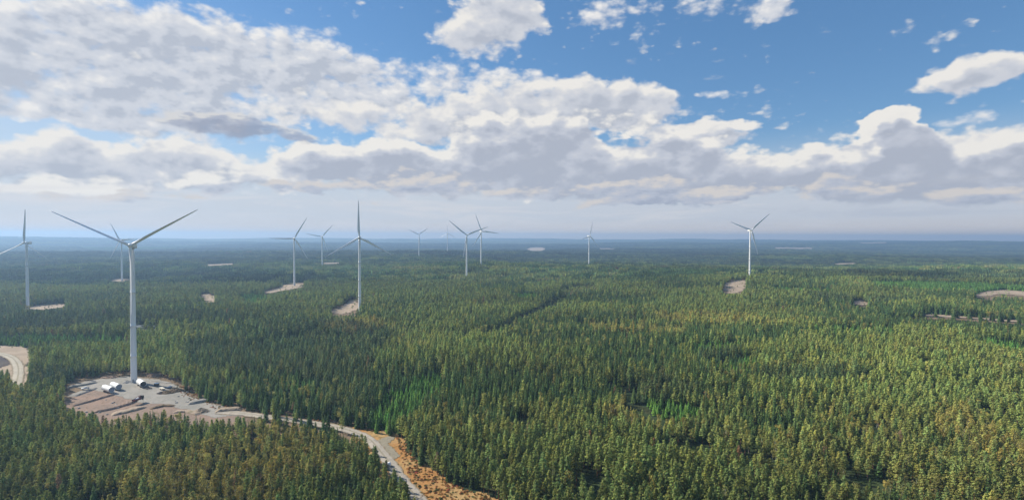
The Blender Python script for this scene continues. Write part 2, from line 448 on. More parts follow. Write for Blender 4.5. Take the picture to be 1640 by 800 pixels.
# ------------------------------------------------------------------ ground
def ground_material():
    m, nt, b = new_mat('forest_floor', 0.95, 0.1)
    p = pos_coord(nt)
    a = noise(nt, p, 0.0009, 5, 0.6)
    c = noise(nt, p, 0.0045, 6, 0.65)
    d = noise(nt, p, 0.09, 6, 0.65)
    cc = mixc(nt, c.sstep(0.40, 0.62), (0.022, 0.038, 0.018), (0.060, 0.082, 0.030))
    cc = mixc(nt, (a.sstep(0.55, 0.70) * 0.6), cc, (0.11, 0.12, 0.05))
    cc = mixc(nt, d.sstep(0.5, 0.75) * 0.5, cc, (0.075, 0.055, 0.028))
    nt.links.new(cc, b.inputs['Base Color'])
    set_bump(nt, b, c + d * 0.2, 0.8, 14.0)
    return m
M_GROUND = ground_material()
rr = [8.0]
while rr[-1] < 12600: rr.append(rr[-1] * 1.017 + 1.0)
rr = np.array(rr)
aa = np.concatenate([np.arange(-62, 62, 0.22), np.arange(62, 298, 4.0)]) * math.pi / 180
RA, AA = np.meshgrid(rr, aa, indexing='ij')
GX, GY = RA * np.sin(AA), RA * np.cos(AA)
GZ = terrain(GX, GY)
nr, na = GX.shape
verts = np.stack([GX, GY, GZ], -1).reshape(-1, 3)
ii, jj = np.meshgrid(np.arange(nr - 1), np.arange(na), indexing='ij')
j2 = (jj + 1) % na
faces = np.stack([ii * na + jj, (ii + 1) * na + jj, (ii + 1) * na + j2, ii * na + j2], -1).reshape(-1, 4)
def fast_mesh(name, verts, faces, smooth=True):
    me = bpy.data.meshes.new(name)
    nv, nf, k = len(verts), len(faces), faces.shape[1]
    me.vertices.add(nv); me.vertices.foreach_set('co', verts.astype(np.float32).ravel())
    me.loops.add(nf * k); me.loops.foreach_set('vertex_index', faces.astype(np.int32).ravel())
    me.polygons.add(nf); me.polygons.foreach_set('loop_start', np.arange(0, nf * k, k, dtype=np.int32))
    me.polygons.foreach_set('use_smooth', np.full(nf, smooth))
    me.update(calc_edges=True); me.validate()
    return me
centre = np.array([[0, 0, float(terrain(0, 0))]])
gfaces = faces
gm = fast_mesh('ground', verts, gfaces)
ground = link_mesh('ground', gm, M_GROUND)
tag(ground, kind='structure', label='rolling forest floor reaching to the horizon')

# ------------------------------------------------------------------ gravel, soil and heath sheets lying on the ground
def soil_mat(name, c1, c2, c3, sc=0.25, bump=0.5):
    m, nt, b = new_mat(name, 0.95, 0.1)
    p = pos_coord(nt)
    a = noise(nt, p, sc * 0.25, 5, 0.6, 0.4); d = noise(nt, p, sc, 7, 0.65); e = noise(nt, p, sc * 5, 4, 0.7)
    cc = mixc(nt, a.sstep(0.38, 0.62), c1, c2)
    cc = mixc(nt, d.sstep(0.52, 0.70), cc, c3)
    nt.links.new(cc, b.inputs['Base Color'])
    set_bump(nt, b, d + e * 0.3, bump, 0.8)
    return m
M_GRAVEL = soil_mat('gravel', (0.235, 0.226, 0.200), (0.298, 0.277, 0.246), (0.184, 0.174, 0.154))
M_SOIL = soil_mat('bare_soil', (0.277, 0.195, 0.149), (0.231, 0.174, 0.138), (0.154, 0.112, 0.082), 0.3, 0.9)
M_SAND = soil_mat('sandy_soil', (0.374, 0.294, 0.221), (0.294, 0.232, 0.170), (0.193, 0.170, 0.103), 0.12)
M_HEATH = soil_mat('heath', (0.36, 0.185, 0.065), (0.38, 0.25, 0.11), (0.16, 0.12, 0.045), 0.22, 1.0)
M_BRUSH = soil_mat('cleared_brush', (0.15, 0.11, 0.07), (0.20, 0.145, 0.095), (0.09, 0.08, 0.045), 0.3, 1.0)
M_DARKSOIL = soil_mat('dark_soil', (0.055, 0.045, 0.05), (0.08, 0.065, 0.06), (0.035, 0.03, 0.03), 0.2)
M_WATER, _nt, _b = new_mat('pond_water', 0.12, 0.6); _b.inputs['Base Color'].default_value = (0.25, 0.28, 0.30, 1)

def sheet(name, poly, mat, cell, lift, wobble=1.0, rise=None, label=None, kind='structure', cat=None):
    """A cell sheet over the ground inside a world-space outline with a ragged edge."""
    poly = [tuple(q) for q in poly]
    xs, ys = [q[0] for q in poly], [q[1] for q in poly]
    nx, ny = int((max(xs) - min(xs)) / cell) + 3, int((max(ys) - min(ys)) / cell) + 3
    X, Y = np.meshgrid(min(xs) - cell + np.arange(nx) * cell, min(ys) - cell + np.arange(ny) * cell)
    wx, wy = fbm(X / (cell * 7), Y / (cell * 7), 5, 3) * cell * 3 * wobble, fbm(X / (cell * 7), Y / (cell * 7), 6, 3) * cell * 3 * wobble
    cxx, cyy = X[:-1, :-1] + cell / 2, Y[:-1, :-1] + cell / 2
    keep = inpoly(cxx + wx[:-1, :-1], cyy + wy[:-1, :-1], poly)
    Z = terrain(X, Y) + lift
    idx = np.arange(nx * ny).reshape(ny, nx)
    f = np.stack([idx[:-1, :-1], idx[:-1, 1:], idx[1:, 1:], idx[1:, :-1]], -1)[keep]
    if len(f) == 0: return None
    used = np.unique(f); remap = -np.ones(nx * ny, int); remap[used] = np.arange(len(used))
    v = np.stack([X, Y, Z], -1).reshape(-1, 3)[used]
    me = fast_mesh(name, v, remap[f], True)
    o = link_mesh(name, me, mat)
    return tag(o, label, cat, kind=kind)

def px_poly(pts): return [ground_at(*p) for p in pts]

pad_px = CLEAR['pad']
sheet('cleared_ground', px_poly([(85, 640), (100, 608), (150, 597), (205, 595), (270, 598), (300, 606), (330, 628), (380, 645), (480, 660), (600, 685), (575, 730), (480, 705), (390, 700), (300, 705), (200, 712), (110, 700)]), M_BRUSH, 2.2, 0.05, 1.4, label='dark cleared brush around the gravel pad')
sheet('bare_soil', px_poly([(104, 648), (112, 630), (150, 622), (215, 630), (300, 640), (345, 655), (390, 668), (392, 676), (345, 690), (300, 690), (210, 690), (130, 680)]), M_SOIL, 1.6, 0.16, 1.0, label='pinkish bare soil below the gravel pad')
sheet('gravel_pad', px_poly([(112, 617), (140, 610), (165, 606), (205, 603), (235, 606), (262, 610), (284, 616), (290, 628), (318, 640), (348, 650), (388, 657), (388, 666), (345, 668), (310, 660), (270, 648), (235, 646), (215, 640), (190, 634), (160, 626), (130, 622)]), M_GRAVEL, 1.3, 0.26, 0.7, label='grey gravel crane pad round the tower foot')
# the forest road from the pad to the bottom of the view
def ribbon(name, pts, width, mat, lift, label, step=2.0, kind='structure', jitter=1.4, cat=None):
    P = [Vector((*ground_at(*p), 0)) for p in pts]
    dens_ = []
    for i in range(len(P) - 1):
        p0 = P[max(i - 1, 0)]; p1 = P[i]; p2 = P[i + 1]; p3 = P[min(i + 2, len(P) - 1)]
        n = max(2, int((p2 - p1).length / step))
        for k in range(n):
            t = k / n
            dens_.append(0.5 * ((2 * p1) + (-p0 + p2) * t + (2 * p0 - 5 * p1 + 4 * p2 - p3) * t * t + (-p0 + 3 * p1 - 3 * p2 + p3) * t ** 3))
    dens_.append(P[-1])
    v, f = [], []
    M = 9
    for i, p in enumerate(dens_):
        d = (dens_[min(i + 1, len(dens_) - 1)] - dens_[max(i - 1, 0)]); d.z = 0; d.normalize()
        nrm = Vector((-d.y, d.x, 0))
        w = width if not callable(width) else width(i / len(dens_))
        for k in range(M):
            t = k / (M - 1) * 2 - 1
            j = (random.random() - 0.5) * jitter if k in (0, M - 1) else 0
            q = p + nrm * (t * w / 2 + j)
            zz = float(terrain(q.x, q.y)) + lift + (0.25 * (1 - t * t))
            v.append((q.x, q.y, zz))
    for i in range(len(dens_) - 1):
        for k in range(M - 1):
            f.append((i * M + k, i * M + k + 1, (i + 1) * M + k + 1, (i + 1) * M + k))
    me = np_mesh(name, v, f, True)
    at = me.attributes.new('across', 'FLOAT', 'POINT')
    at.data.foreach_set('value', np.tile(np.linspace(-1, 1, M), len(v) // M).astype(np.float32))
    o = link_mesh(name, me, mat)
    return tag(o, label, cat, kind=kind)

sheet('heath', px_poly([(560, 682), (600, 688), (636, 694), (650, 712), (668, 738), (700, 762), (745, 783), (800, 802), (860, 850), (560, 850), (585, 760), (575, 720)]), M_HEATH, 1.4, 0.16, 1.2, label='orange heath along the gravel road')
road_mat = soil_mat('road_gravel', (0.328, 0.298, 0.251), (0.379, 0.338, 0.282), (0.246, 0.215, 0.184), 0.35)
def tracked(m):
    nt = m.node_tree; b = nt.nodes['Principled BSDF']
    src = b.inputs['Base Color'].links[0].from_socket
    a = nt.nodes.new('ShaderNodeAttribute'); a.attribute_name = 'across'
    t = E(nt, a.outputs['Fac'])._m('ABSOLUTE')
    p = pos_coord(nt); n = noise(nt, p, 0.35, 5, 0.65)
    t = t + (n - 0.5) * 0.35
    mid_ = t.sstep(0.20, 0.06) * 0.55; edge_ = t.sstep(0.72, 0.95) * 0.75
    c = mixc(nt, mid_, src, (0.17, 0.15, 0.09)); c = mixc(nt, edge_, c, (0.20, 0.15, 0.085))
    nt.links.new(c, b.inputs['Base Color'])
    return m
tracked(road_mat)
ribbon('road', [(350, 660), (385, 662), (430, 668), (480, 675), (525, 682), (560, 690), (590, 703), (608, 722), (626, 745), (648, 775), (675, 806), (700, 850)], 7.5, road_mat, 0.42, 'pale gravel road curving past the forest')
sheet('road_spur', px_poly([(585, 702), (600, 706), (620, 698), (632, 700), (622, 710), (640, 730), (628, 738), (606, 728)]), road_mat, 1.0, 0.34, 0.5, label='pale turning bay beside the gravel road')
# loop of road far left
sheet('sandy_ground', px_poly([(-60, 550), (0, 552), (30, 554), (50, 560), (50, 590), (46, 628), (20, 632), (-60, 640)]), M_SAND, 2.6, 0.3, 1.0, label='sandy ground of the clearing at the far left')
ribbon('road', [(-50, 566), (-10, 566), (8, 569), (22, 576), (29, 588), (29, 602), (24, 622)], 8.0, tracked(soil_mat('pale_gravel', (0.42, 0.38, 0.31), (0.36, 0.33, 0.27), (0.30, 0.27, 0.22), 0.3)), 0.7, 'pale road bending through the clearing at the far left')
sheet('dark_ground', px_poly([(-50, 571), (0, 572), (12, 576), (22, 581), (12, 584), (0, 590), (-50, 594)]), M_DARKSOIL, 2.2, 0.5, 0.8, label='dark patch inside the road bend')  # flat sheet of darker soil
for k, mat, lab in (('t1', M_SAND, 'gravel pad under the leftmost turbine'), ('sand1', M_SAND, 'small sandy clearing right of the near tower'),
                    ('t3', M_SAND, 'gravel pad and track at the foot of a left turbine'), ('t5', M_SAND, 'pale pad at the foot of the middle turbine'),
                    ('t2', M_SAND, 'small pad of the hazy turbine behind the near one'), ('t11', M_SAND, 'pale pad by the right-hand turbine'),
                    ('sand2', M_SAND, 'small bare patch in the right forest'), ('strip', M_SAND, 'straight sandy track at the right edge'),
                    ('hill', M_SAND, 'bare sandy hilltop at the right edge')):
    pp = CLEAR[k]
    g_ = px_poly([(x, y) for x, y in pp])
    dist = math.hypot(*g_[0])
    mx_, my_ = np.mean([q[0] for q in g_]), np.mean([q[1] for q in g_])
    sheet('brown_ground', [(mx_ + (q[0] - mx_) * 1.25, my_ + (q[1] - my_) * 1.25) for q in g_], M_BRUSH, max(1.6, dist / 300.0), 0.12, 1.5, label='brown rough ground round the ' + lab)
    sheet('sandy_ground', g_, mat, max(1.2, dist / 420.0), 0.3 + dist / 2500.0, 1.5, label=lab)
g_ = px_poly(CLEAR['pond']); sheet('water', g_, M_WATER, 3.0, 0.6, 0.4, label='pale pond behind the near tower')
g_ = px_poly(BOG[5]); sheet('bog', g_, M_BRUSH, 5.0, 0.6, 0.5, label='brown bog in the middle of the forest')
for k in range(4):
    g_ = px_poly(BOG[k]); sheet('brown_ground', g_, M_BRUSH, 3.0, 0.25, 1.2, label=['brown cutover strip below the right-hand turbine', 'brown cutover along the track at the right edge', 'brown slope below the bare hilltop', 'brown cutover below the pad of the middle turbine'][k])
for p in far_open:
    g_ = px_poly(p); dist = math.hypot(*g_[0])
    sheet('field', g_, M_SAND, dist / 350.0, 1.5, 0.4, label='distant pale field in the forest')

# ------------------------------------------------------------------ wind turbines
M_WHITE = paint('turbine_paint', (0.82, 0.82, 0.81), 0.4, 0.4, 0.05, 0.15)
M_SEAM = paint('grey_steel', (0.30, 0.31, 0.32), 0.5, 0.4)
M_CONC = soil_mat('concrete', (0.353, 0.344, 0.328), (0.302, 0.294, 0.277), (0.252, 0.244, 0.227), 0.8, 0.2)
M_DARK = paint('dark_steel', (0.035, 0.035, 0.04), 0.5, 0.4)

def lathe(profile, seg=32, cap=True, off=(0, 0)):
    v, f = [], []
    for r, z in profile:
        for k in range(seg):
            a = 2 * math.pi * k / seg
            v.append((off[0] + r * math.cos(a), off[1] + r * math.sin(a), z))
    for i in range(len(profile) - 1):
        for k in range(seg):
            k2 = (k + 1) % seg
            f.append((i * seg + k, i * seg + k2, (i + 1) * seg + k2, (i + 1) * seg + k))
    if cap:
        f.append(tuple(range(seg))[::-1]); f.append(tuple((len(profile) - 1) * seg + k for k in range(seg)))
    return v, f

def box_mesh(name, sx, sy, sz, loc=(0, 0, 0), bevel=0.1, taper=None):
    bm = bmesh.new()
    bmesh.ops.create_cube(bm, size=1.0)
    for v in bm.verts:
        if taper and v.co.z > 0: v.co.x *= taper[0]; v.co.y *= taper[1]
        v.co = Vector((v.co.x * sx + loc[0], v.co.y * sy + loc[1], v.co.z * sz + loc[2]))
    if bevel: bmesh.ops.bevel(bm, geom=bm.edges[:], offset=bevel, segments=2, affect='EDGES')
    me = bpy.data.meshes.new(name); bm.to_mesh(me); bm.free()
    return me

def tower_mesh():
    prof = []
    N = 40
    for i in range(N + 1):
        t = i / N
        r = 2.35 - 0.75 * t ** 1.15
        prof.append((r, t * (HUB - 1.9)))
    out = []
    for i, (r, z) in enumerate(prof):
        out.append((r, z))
        if i in (8, 17, 27): out += [(r + 0.05, z + 0.03), (r + 0.05, z + 0.28), (r, z + 0.31)]
    v, f = lathe(out, 40)
    return np_mesh('tower', v, f, True)

def blade_mesh(pitch):
    L = 58.5
    N, K = 34, 18
    v, f = [], []
    for i in range(N + 1):
        t = i / N
        z = 1.0 + t * L
        if t < 0.05: ch, th, circ = 2.3, 2.3, 1.0
        else:
            u = (t - 0.05) / 0.95
            ch = 2.3 + (4.1 - 2.3) * min(1, u / 0.16) ** 1.0 if u < 0.16 else 4.1 * (1 - (u - 0.16) / 0.84) ** 0.82 * 0.86 + 0.55
            if u < 0.16: ch = 2.3 + 1.78 * (u / 0.16) * (2 - u / 0.16)
            th = 2.3 * (1 - min(1, u / 0.3)) + ch * (0.30 - 0.14 * u) * min(1, u / 0.3)
            circ = max(0, 1 - u / 0.18)
        if i == N: ch, th = 0.12, 0.05
        tw = R(pitch + 14 * (1 - t) ** 2)
        pre = -2.4 * t * t - z * math.tan(R(1.6))        # cone and pre-bend, upwind is -Y
        for k in range(K):
            a = 2 * math.pi * k / K
            cx = math.cos(a); sy = math.sin(a)
            x = ch * (0.5 * cx - (0.18 * (1 - circ))) 
            y = th * 0.5 * sy * (1 if circ > 0.99 else (0.55 + 0.45 * cx) * (1 - circ) + circ)
            xr = x * math.cos(tw) - y * math.sin(tw); yr = x * math.sin(tw) + y * math.cos(tw)
            v.append((xr, yr + pre, z))
    for i in range(N):
        for k in range(K):
            k2 = (k + 1) % K
            f.append((i * K + k, i * K + k2, (i + 1) * K + k2, (i + 1) * K + k))
    f.append(tuple(range(K))[::-1]); f.append(tuple(N * K + k for k in range(K)))
    return np_mesh('blade', v, f, True)

def nacelle_mesh():
    bm = bmesh.new()
    bmesh.ops.create_cube(bm, size=1.0)
    bmesh.ops.subdivide_edges(bm, edges=bm.edges[:], cuts=5, use_grid_fill=True)
    for v in bm.verts:
        y = v.co.y + 0.5             # 0 nose .. 1 tail
        k = 1 - 0.22 * max(0, (y - 0.75) / 0.25) ** 2 - 0.25 * max(0, (0.15 - y) / 0.15) ** 2
        v.co = Vector((v.co.x * 3.9 * k, -3.2 + y * 12.5, v.co.z * 3.9 * k + (0.25 * y)))
    bmesh.ops.bevel(bm, geom=[e for e in bm.edges if len(e.link_faces) == 2 and e.calc_face_angle(0) > 1.0], offset=0.45, segments=3, affect='EDGES')
    me = bpy.data.meshes.new('nacelle'); bm.to_mesh(me); bm.free()
    me.polygons.foreach_set('use_smooth', [True] * len(me.polygons))
    return me

def hub_mesh():
    prof = [(0.02, -2.6), (0.7, -2.45), (1.25, -2.0), (1.65, -1.2), (1.85, -0.2), (1.85, 1.0), (1.55, 1.9)]
    v, f = lathe(prof, 24)
    v = [(x, z, y) for x, y, z in v]       # axis along Y, nose to -Y
    return np_mesh('hub', v, f, True)

ME_TOWER, ME_NAC, ME_HUB = tower_mesh(), nacelle_mesh(), hub_mesh()
ME_BLADE, ME_BLADE_F = blade_mesh(8), blade_mesh(62)
v_, f_ = lathe([(4.6, -3.0), (4.6, 0.25), (3.3, 0.6), (3.2, 0.9)], 28); ME_FOUND = np_mesh('foundation', v_, f_)
ME_COOL = box_mesh('cooler', 3.2, 0.7, 1.6, (0, 8.0, 2.9), 0.06)
v_, f_ = lathe([(0.06, 2.0), (0.05, 4.8)], 8, off=(0.9, 7.0)); ME_MAST = np_mesh('mast', v_, f_)
ME_DOOR = box_mesh('door', 1.1, 0.12, 2.3, (0, -2.34, 2.3), 0.03)
ME_BAND = None
v_, f_ = lathe([(1.68, HUB - 1.95), (1.85, HUB - 1.9), (1.85, HUB - 1.35), (1.68, HUB - 1.3)], 32); ME_YAW = np_mesh('yaw_bearing', v_, f_)
TLAB = {
 'T0': 'nearest and largest white wind turbine, standing on the grey gravel pad',
 'T1': 'white wind turbine closest to the left edge of the photo, one blade pointing straight up',
 'T2': 'pale hazy wind turbine directly behind the left blade of the nearest turbine',
 'T3': 'white wind turbine on a flat sandy pad, midway between the nearest and the central turbine',
 'T4': 'small hazy wind turbine between the two larger mid-distance turbines left of centre',
 'T5': 'white wind turbine beside a sandy clearing in the forest left of centre, upper blade upright',
 'T6': 'faint distant wind turbine with two blades raised like a V, right of the centre-left tower',
 'T7': 'farthest and faintest wind turbine, its thin blade upright against the sky',
 'T8': 'white wind turbine near the photo centre, the left of an overlapping pair',
 'T9': 'slimmer hazy wind turbine just right of and behind the central one',
 'T10': 'small white wind turbine standing alone right of centre on the forest ridge',
 'T11': 'rightmost white wind turbine, above a pale oval clearing in the forest'}
YAWS = {}
for (nm, hx, hy, by, hid, yaw, ph), (tx, ty, tz) in zip(TURB, tinfo):
    root = empty('wind_turbine', (tx, ty, tz), R(yaw))
    tag(root, TLAB[nm], 'wind turbine', 'wind turbines standing in the forest')
    tw_ = link_mesh('tower', ME_TOWER, M_WHITE, root)
    link_mesh('door', ME_DOOR, M_SEAM, tw_)
    link_mesh('foundation', ME_FOUND, M_CONC, root)
    nc = link_mesh('nacelle', ME_NAC, M_WHITE, root); nc.location = (0, 0, HUB + 0.55); nc.rotation_euler = (R(-4), 0, 0)
    link_mesh('yaw_bearing', ME_YAW, M_SEAM, tw_)
    link_mesh('cooler', ME_COOL, M_WHITE, nc); link_mesh('mast', ME_MAST, M_SEAM, nc)
    hb = link_mesh('hub', ME_HUB, M_WHITE, root); hb.location = (0, -4.9, HUB + 0.85); hb.rotation_euler = (R(-4), 0, 0)
    for k in range(3):
        bl = link_mesh('blade', ME_BLADE_F if nm in ('T0', 'T1', 'T7') else ME_BLADE, M_WHITE, root)
        bl.location = (0, -4.9, HUB + 0.85)
        bl.rotation_euler = (Matrix.Rotation(R(-4), 3, 'X') @ Matrix.Rotation(R(ph + 120 * k), 3, 'Y')).to_euler()

# ------------------------------------------------------------------ raised gravel strips and banks round the pad
def bank(name, pts, width, height, mat, label, cat, step=1.5, group=None):
    P = [Vector((*ground_at(*p), 0)) for p in pts]
    path = []
    for i in range(len(P) - 1):
        n = max(2, int((P[i + 1] - P[i]).length / step))
        path += [P[i].lerp(P[i + 1], k / n) for k in range(n)]
    path.append(P[-1])
    prof = [(-0.5, -0.3), (-0.40, 0.55), (-0.30, 0.95), (-0.1, 1.0), (0.15, 1.0), (0.33, 0.93), (0.41, 0.5), (0.5, -0.3)]
    v, f = [], []
    K = len(prof)
    for i, p in enumerate(path):
        d = path[min(i + 1, len(path) - 1)] - path[max(i - 1, 0)]; d.normalize()
        nr_ = Vector((-d.y, d.x, 0))
        e = min(1.0, min(i, len(path) - 1 - i) / 1.5 + 0.05)
        for (a, h) in prof:
            q = p + nr_ * (a * width * (0.8 + 0.2 * e) + random.uniform(-.18, .18) * width * 0.12)
            v.append((q.x, q.y, float(terrain(q.x, q.y)) + 0.2 + h * 0.68 * height * e * random.uniform(.88, 1.1)))
    for i in range(len(path) - 1):
        for k in range(K - 1):
            f.append((i * K + k, (i + 1) * K + k, (i + 1) * K + k + 1, i * K + k + 1))
    f.append(tuple(range(K))); f.append(tuple((len(path) - 1) * K + k for k in range(K))[::-1])
    o = link_mesh(name, np_mesh(name, v, f), mat)
    return tag(o, label, cat, group)

bank('gravel_bank', [(112, 650), (140, 643), (165, 635.5), (182, 631)], 8, 1.7, M_SOIL, 'longest pinkish raised earth strip on the left of the pad', 'earth bank', group='raised earth strips by the pad')
bank('gravel_bank', [(147, 660), (175, 655), (200, 648), (214, 643)], 8, 1.9, M_SOIL, 'raised earth strip ending beside the dark red lorry', 'earth bank', group='raised earth strips by the pad')
bank('gravel_bank', [(178, 664), (200, 660), (222, 654), (232, 651)], 8, 2.0, M_SAND, 'nearest raised earth strip, under the dark red lorry', 'earth bank', group='raised earth strips by the pad')
bank('gravel_bank', [(114, 635), (128, 630), (152, 621)], 8, 1.5, M_GRAVEL, 'raised grey gravel strip carrying the white pickup', 'earth bank', group='raised earth strips by the pad')
bank('gravel_bank', [(108, 620.5), (135, 616.5), (156, 612)], 5, 1.8, M_GRAVEL, 'pale gravel bank along the far left edge of the pad', 'earth bank', group='raised earth strips by the pad')
bank('gravel_bank', [(243, 609), (262, 612), (273, 614)], 4, 1.0, M_GRAVEL, 'low grey gravel bank behind the dark generator', 'earth bank', group='raised earth strips by the pad')
bank('gravel_bank', [(300, 647), (318, 644), (334, 640.5)], 7, 2.6, M_GRAVEL, 'first gravel spur beside the road right of the pad', 'earth bank', group='raised earth strips by the pad')
bank('gravel_bank', [(345, 659), (366, 657), (387, 655.5)], 7, 2.8, M_SAND, 'outermost gravel spur beside the road right of the pad', 'earth bank', group='raised earth strips by the pad')
bank('gravel_bank', [(278, 660), (300, 659), (318, 664)], 5, 1.8, M_SAND, 'pale earth bank in front of the pad exit', 'earth bank', group='raised earth strips by the pad')
bank('gravel_bank', [(240, 655), (262, 650), (280, 650)], 4, 1.6, M_BRUSH, 'dark brown earth bank between the pad and the near trees', 'earth bank', group='raised earth strips by the pad')

# ------------------------------------------------------------------ things standing on the pad
def root_between(name, p1, p2, label, cat, group=None, lift=0.35):
    a, b = P3(*p1), P3(*p2)
    m = (a + b) / 2
    o = empty(name, (m.x, m.y, float(terrain(m.x, m.y)) + lift), math.atan2(b.y - a.y, b.x - a.x))
    tag(o, label, cat, group)
    return o, (b - a).length

M_TUBE = paint('section_paint', (0.88, 0.88, 0.86), 0.45, 0.4, 0.05, 0.4)
M_COVER = paint('end_disc', (0.30, 0.32, 0.36), 0.8, 0.2)
M_CRADLE = paint('cradle_steel', (0.10, 0.05, 0.04), 0.7, 0.3)
def tower_section(p1, p2, label, length, open_end=False, dia=4.4):
    root, _ = root_between('tower_section', p1, p2, label, 'tower section', 'white tower sections lying on the pad')
    r = dia / 2; h = length / 2
    v, f = lathe([(r, -h), (r + .06, -h), (r + .06, -h + .3), (r, -h + .3), (r, 0), (r, h - .3), (r + .06, h - .3), (r + .06, h), (r - .12, h), (r - .12, h - 0.4)], 40, cap=False)
    v = [(z, x, y + r + 0.7) for x, y, z in v]
    link_mesh('shell', np_mesh('shell', v, f, False), M_TUBE, root)
    for s in (-1, 1):
        x = s * (h - 0.35)
        v, f = lathe([(0.01, -0.05), (r - .1, -0.05), (r - .1, 0.05), (0.01, 0.05)], 32, cap=True)
        v = [(z + x, a, b + r + 0.7) for a, b, z in v]
        link_mesh('end_disc', np_mesh('end_disc', v, f), M_DARK if (open_end and s > 0) else M_COVER, root)  # open end gets a dark disc for the shaded inside of the tube
    for s in (-1, 1):
        link_mesh('cradle', box_mesh('cradle', 0.6, dia * 0.8, 1.0, (s * h * 0.62, 0, 0.45), 0.05, (1, 1)), M_CRADLE, root)
    return root
tower_section((165.5, 625.5), (181, 630.5), 'left one of the two white tower sections lying side by side on the pad', 12.5)
tower_section((178, 620.5), (193, 626), 'right one of the two white tower sections lying side by side on the pad', 12.0)
tower_section((221, 615), (231.5, 622), 'white tower section with dark open end beside the foot of the near tower', 12.0, True)
# dark tangle by the open end: lifting frame
def beam(name, a, b, w, mat, parent):
    a, b = Vector(a), Vector(b); d = b - a
    me = box_mesh(name, w, w, d.length, (0, 0, d.length / 2), 0.0)
    o = link_mesh(name, me, mat, parent); o.location = a; o.rotation_euler = d.to_track_quat('Z', 'Y').to_euler()
    return o
root, _ = root_between('lifting_frame', (232, 621), (240, 623), 'dark steel lifting frame lying by the open end of the tower section', 'lifting frame')
for yy in (-1.6, 1.6):
    beam('beam', (-3.4, yy, 0.5), (3.6, yy, 0.5), 0.45, M_DARK, root)
for xx in (-3.2, -1, 1.2, 3.4):
    beam('crossbar', (xx, -1.6, 0.6), (xx, 1.6, 0.6), 0.35, M_CRADLE, root)
beam('brace', (-3.2, 0, 0.6), (0.6, 0, 2.6), 0.3, M_DARK, root); beam('brace', (0.6, 0, 2.6), (3.4, 0, 0.6), 0.3, M_DARK, root)

def wheel(parent, x, y, r=0.5, w=0.35):
    v, f = lathe([(r * .55, -w / 2), (r * .93, -w / 2), (r, -w / 3), (r, w / 3), (r * .93, w / 2), (r * .55, w / 2)], 18)
    o = link_mesh('wheel', np_mesh('wheel', [(a, c, b) for a, b, c in v], f, False), M_DARK, parent); o.location = (x, y, r)
    v, f = lathe([(r * .5, -w / 2 - .03), (r * .5, w / 2 + .03)], 12)
    link_mesh('rim', np_mesh('rim', [(a, c, b) for a, b, c in v], f), M_SEAM, o)
M_RED = paint('dark_red_paint', (0.16, 0.022, 0.03), 0.4, 0.5, 0.25)
M_GLASS, _n, _b = new_mat('vehicle_glass', 0.08, 0.6); _b.inputs['Base Color'].default_value = (0.02, 0.025, 0.03, 1)
# dark red lorry
root, _ = root_between('lorry', (214.5, 648.5), (228, 643.5), 'dark red lorry with black cab parked at the near edge of the pad', 'lorry', lift=2.0)
link_mesh('chassis', box_mesh('chassis', 8.6, 1.4, 0.45, (0, 0, 1.0), 0.05), M_DARK, root)
bed = link_mesh('flatbed', box_mesh('flatbed', 5.9, 2.5, 0.35, (-1.3, 0, 1.45), 0.05), M_RED, root)
for yy in (-1.2, 1.2): link_mesh('side_board', box_mesh('side_board', 5.8, 0.08, 0.7, (-1.3, yy, 1.95), 0.02), M_RED, bed)
link_mesh('headboard', box_mesh('headboard', 0.12, 2.4, 1.2, (1.6, 0, 2.2), 0.02), M_RED, bed)
cb = link_mesh('cab', box_mesh('cab', 2.1, 2.45, 2.2, (3.2, 0, 2.3), 0.18, (0.86, 0.92)), M_DARK, root)
link_mesh('windscreen', box_mesh('windscreen', 0.08, 1.9, 0.8, (4.2, 0, 2.6), 0.02), M_GLASS, cb)
for yy in (-1.2, 1.2): link_mesh('side_window', box_mesh('side_window', 0.9, 0.06, 0.65, (3.4, yy, 2.7), 0.02), M_GLASS, cb)
beam('crane_arm', (1.9, 0, 1.6), (1.9, 0, 3.8), 0.4, M_RED, root); beam('crane_arm', (1.9, 0, 3.8), (-2.6, 0.2, 2.9), 0.35, M_RED, root)
for x in (-3.4, -2.3, 3.0):
    for y in (-1.1, 1.1): wheel(root, x, y, 0.52, 0.4)
o = link_mesh('crate', box_mesh('crate', 2.2, 1.9, 1.1, (0, 0, 0.55), 0.05), M_TUBE)
o.matrix_world = root.matrix_basis @ Matrix.Translation((-0.9, 0, 1.63)); tag(o, 'white crate lying on the bed of the dark red lorry', 'crate')
# white pickup
root, _ = root_between('pickup_truck', (132, 626.5), (142, 625), 'white pickup parked on the grey gravel strip at the left of the pad', 'pickup truck', lift=1.6)
body = link_mesh('body', box_mesh('body', 5.3, 1.9, 0.8, (0, 0, 0.85), 0.12), M_TUBE, root)
cb = link_mesh('cab', box_mesh('cab', 2.5, 1.8, 0.85, (-0.1, 0, 1.6), 0.12, (0.7, 0.85)), M_TUBE, root)
link_mesh('windscreen', box_mesh('windscreen', 0.1, 1.5, 0.5, (-1.05, 0, 1.6), 0.02), M_GLASS, cb)
link_mesh('rear_window', box_mesh('rear_window', 0.1, 1.5, 0.5, (0.85, 0, 1.6), 0.02), M_GLASS, cb)
for yy in (-0.86, 0.86): link_mesh('side_window', box_mesh('side_window', 1.5, 0.06, 0.45, (-0.1, yy, 1.6), 0.02), M_GLASS, cb)
link_mesh('load_bed', box_mesh('load_bed', 1.6, 1.5, 0.1, (1.7, 0, 1.24), 0.02), M_DARK, root)
for x in (-1.7, 1.7):
    for y in (-0.85, 0.85): wheel(root, x, y, 0.4, 0.28)
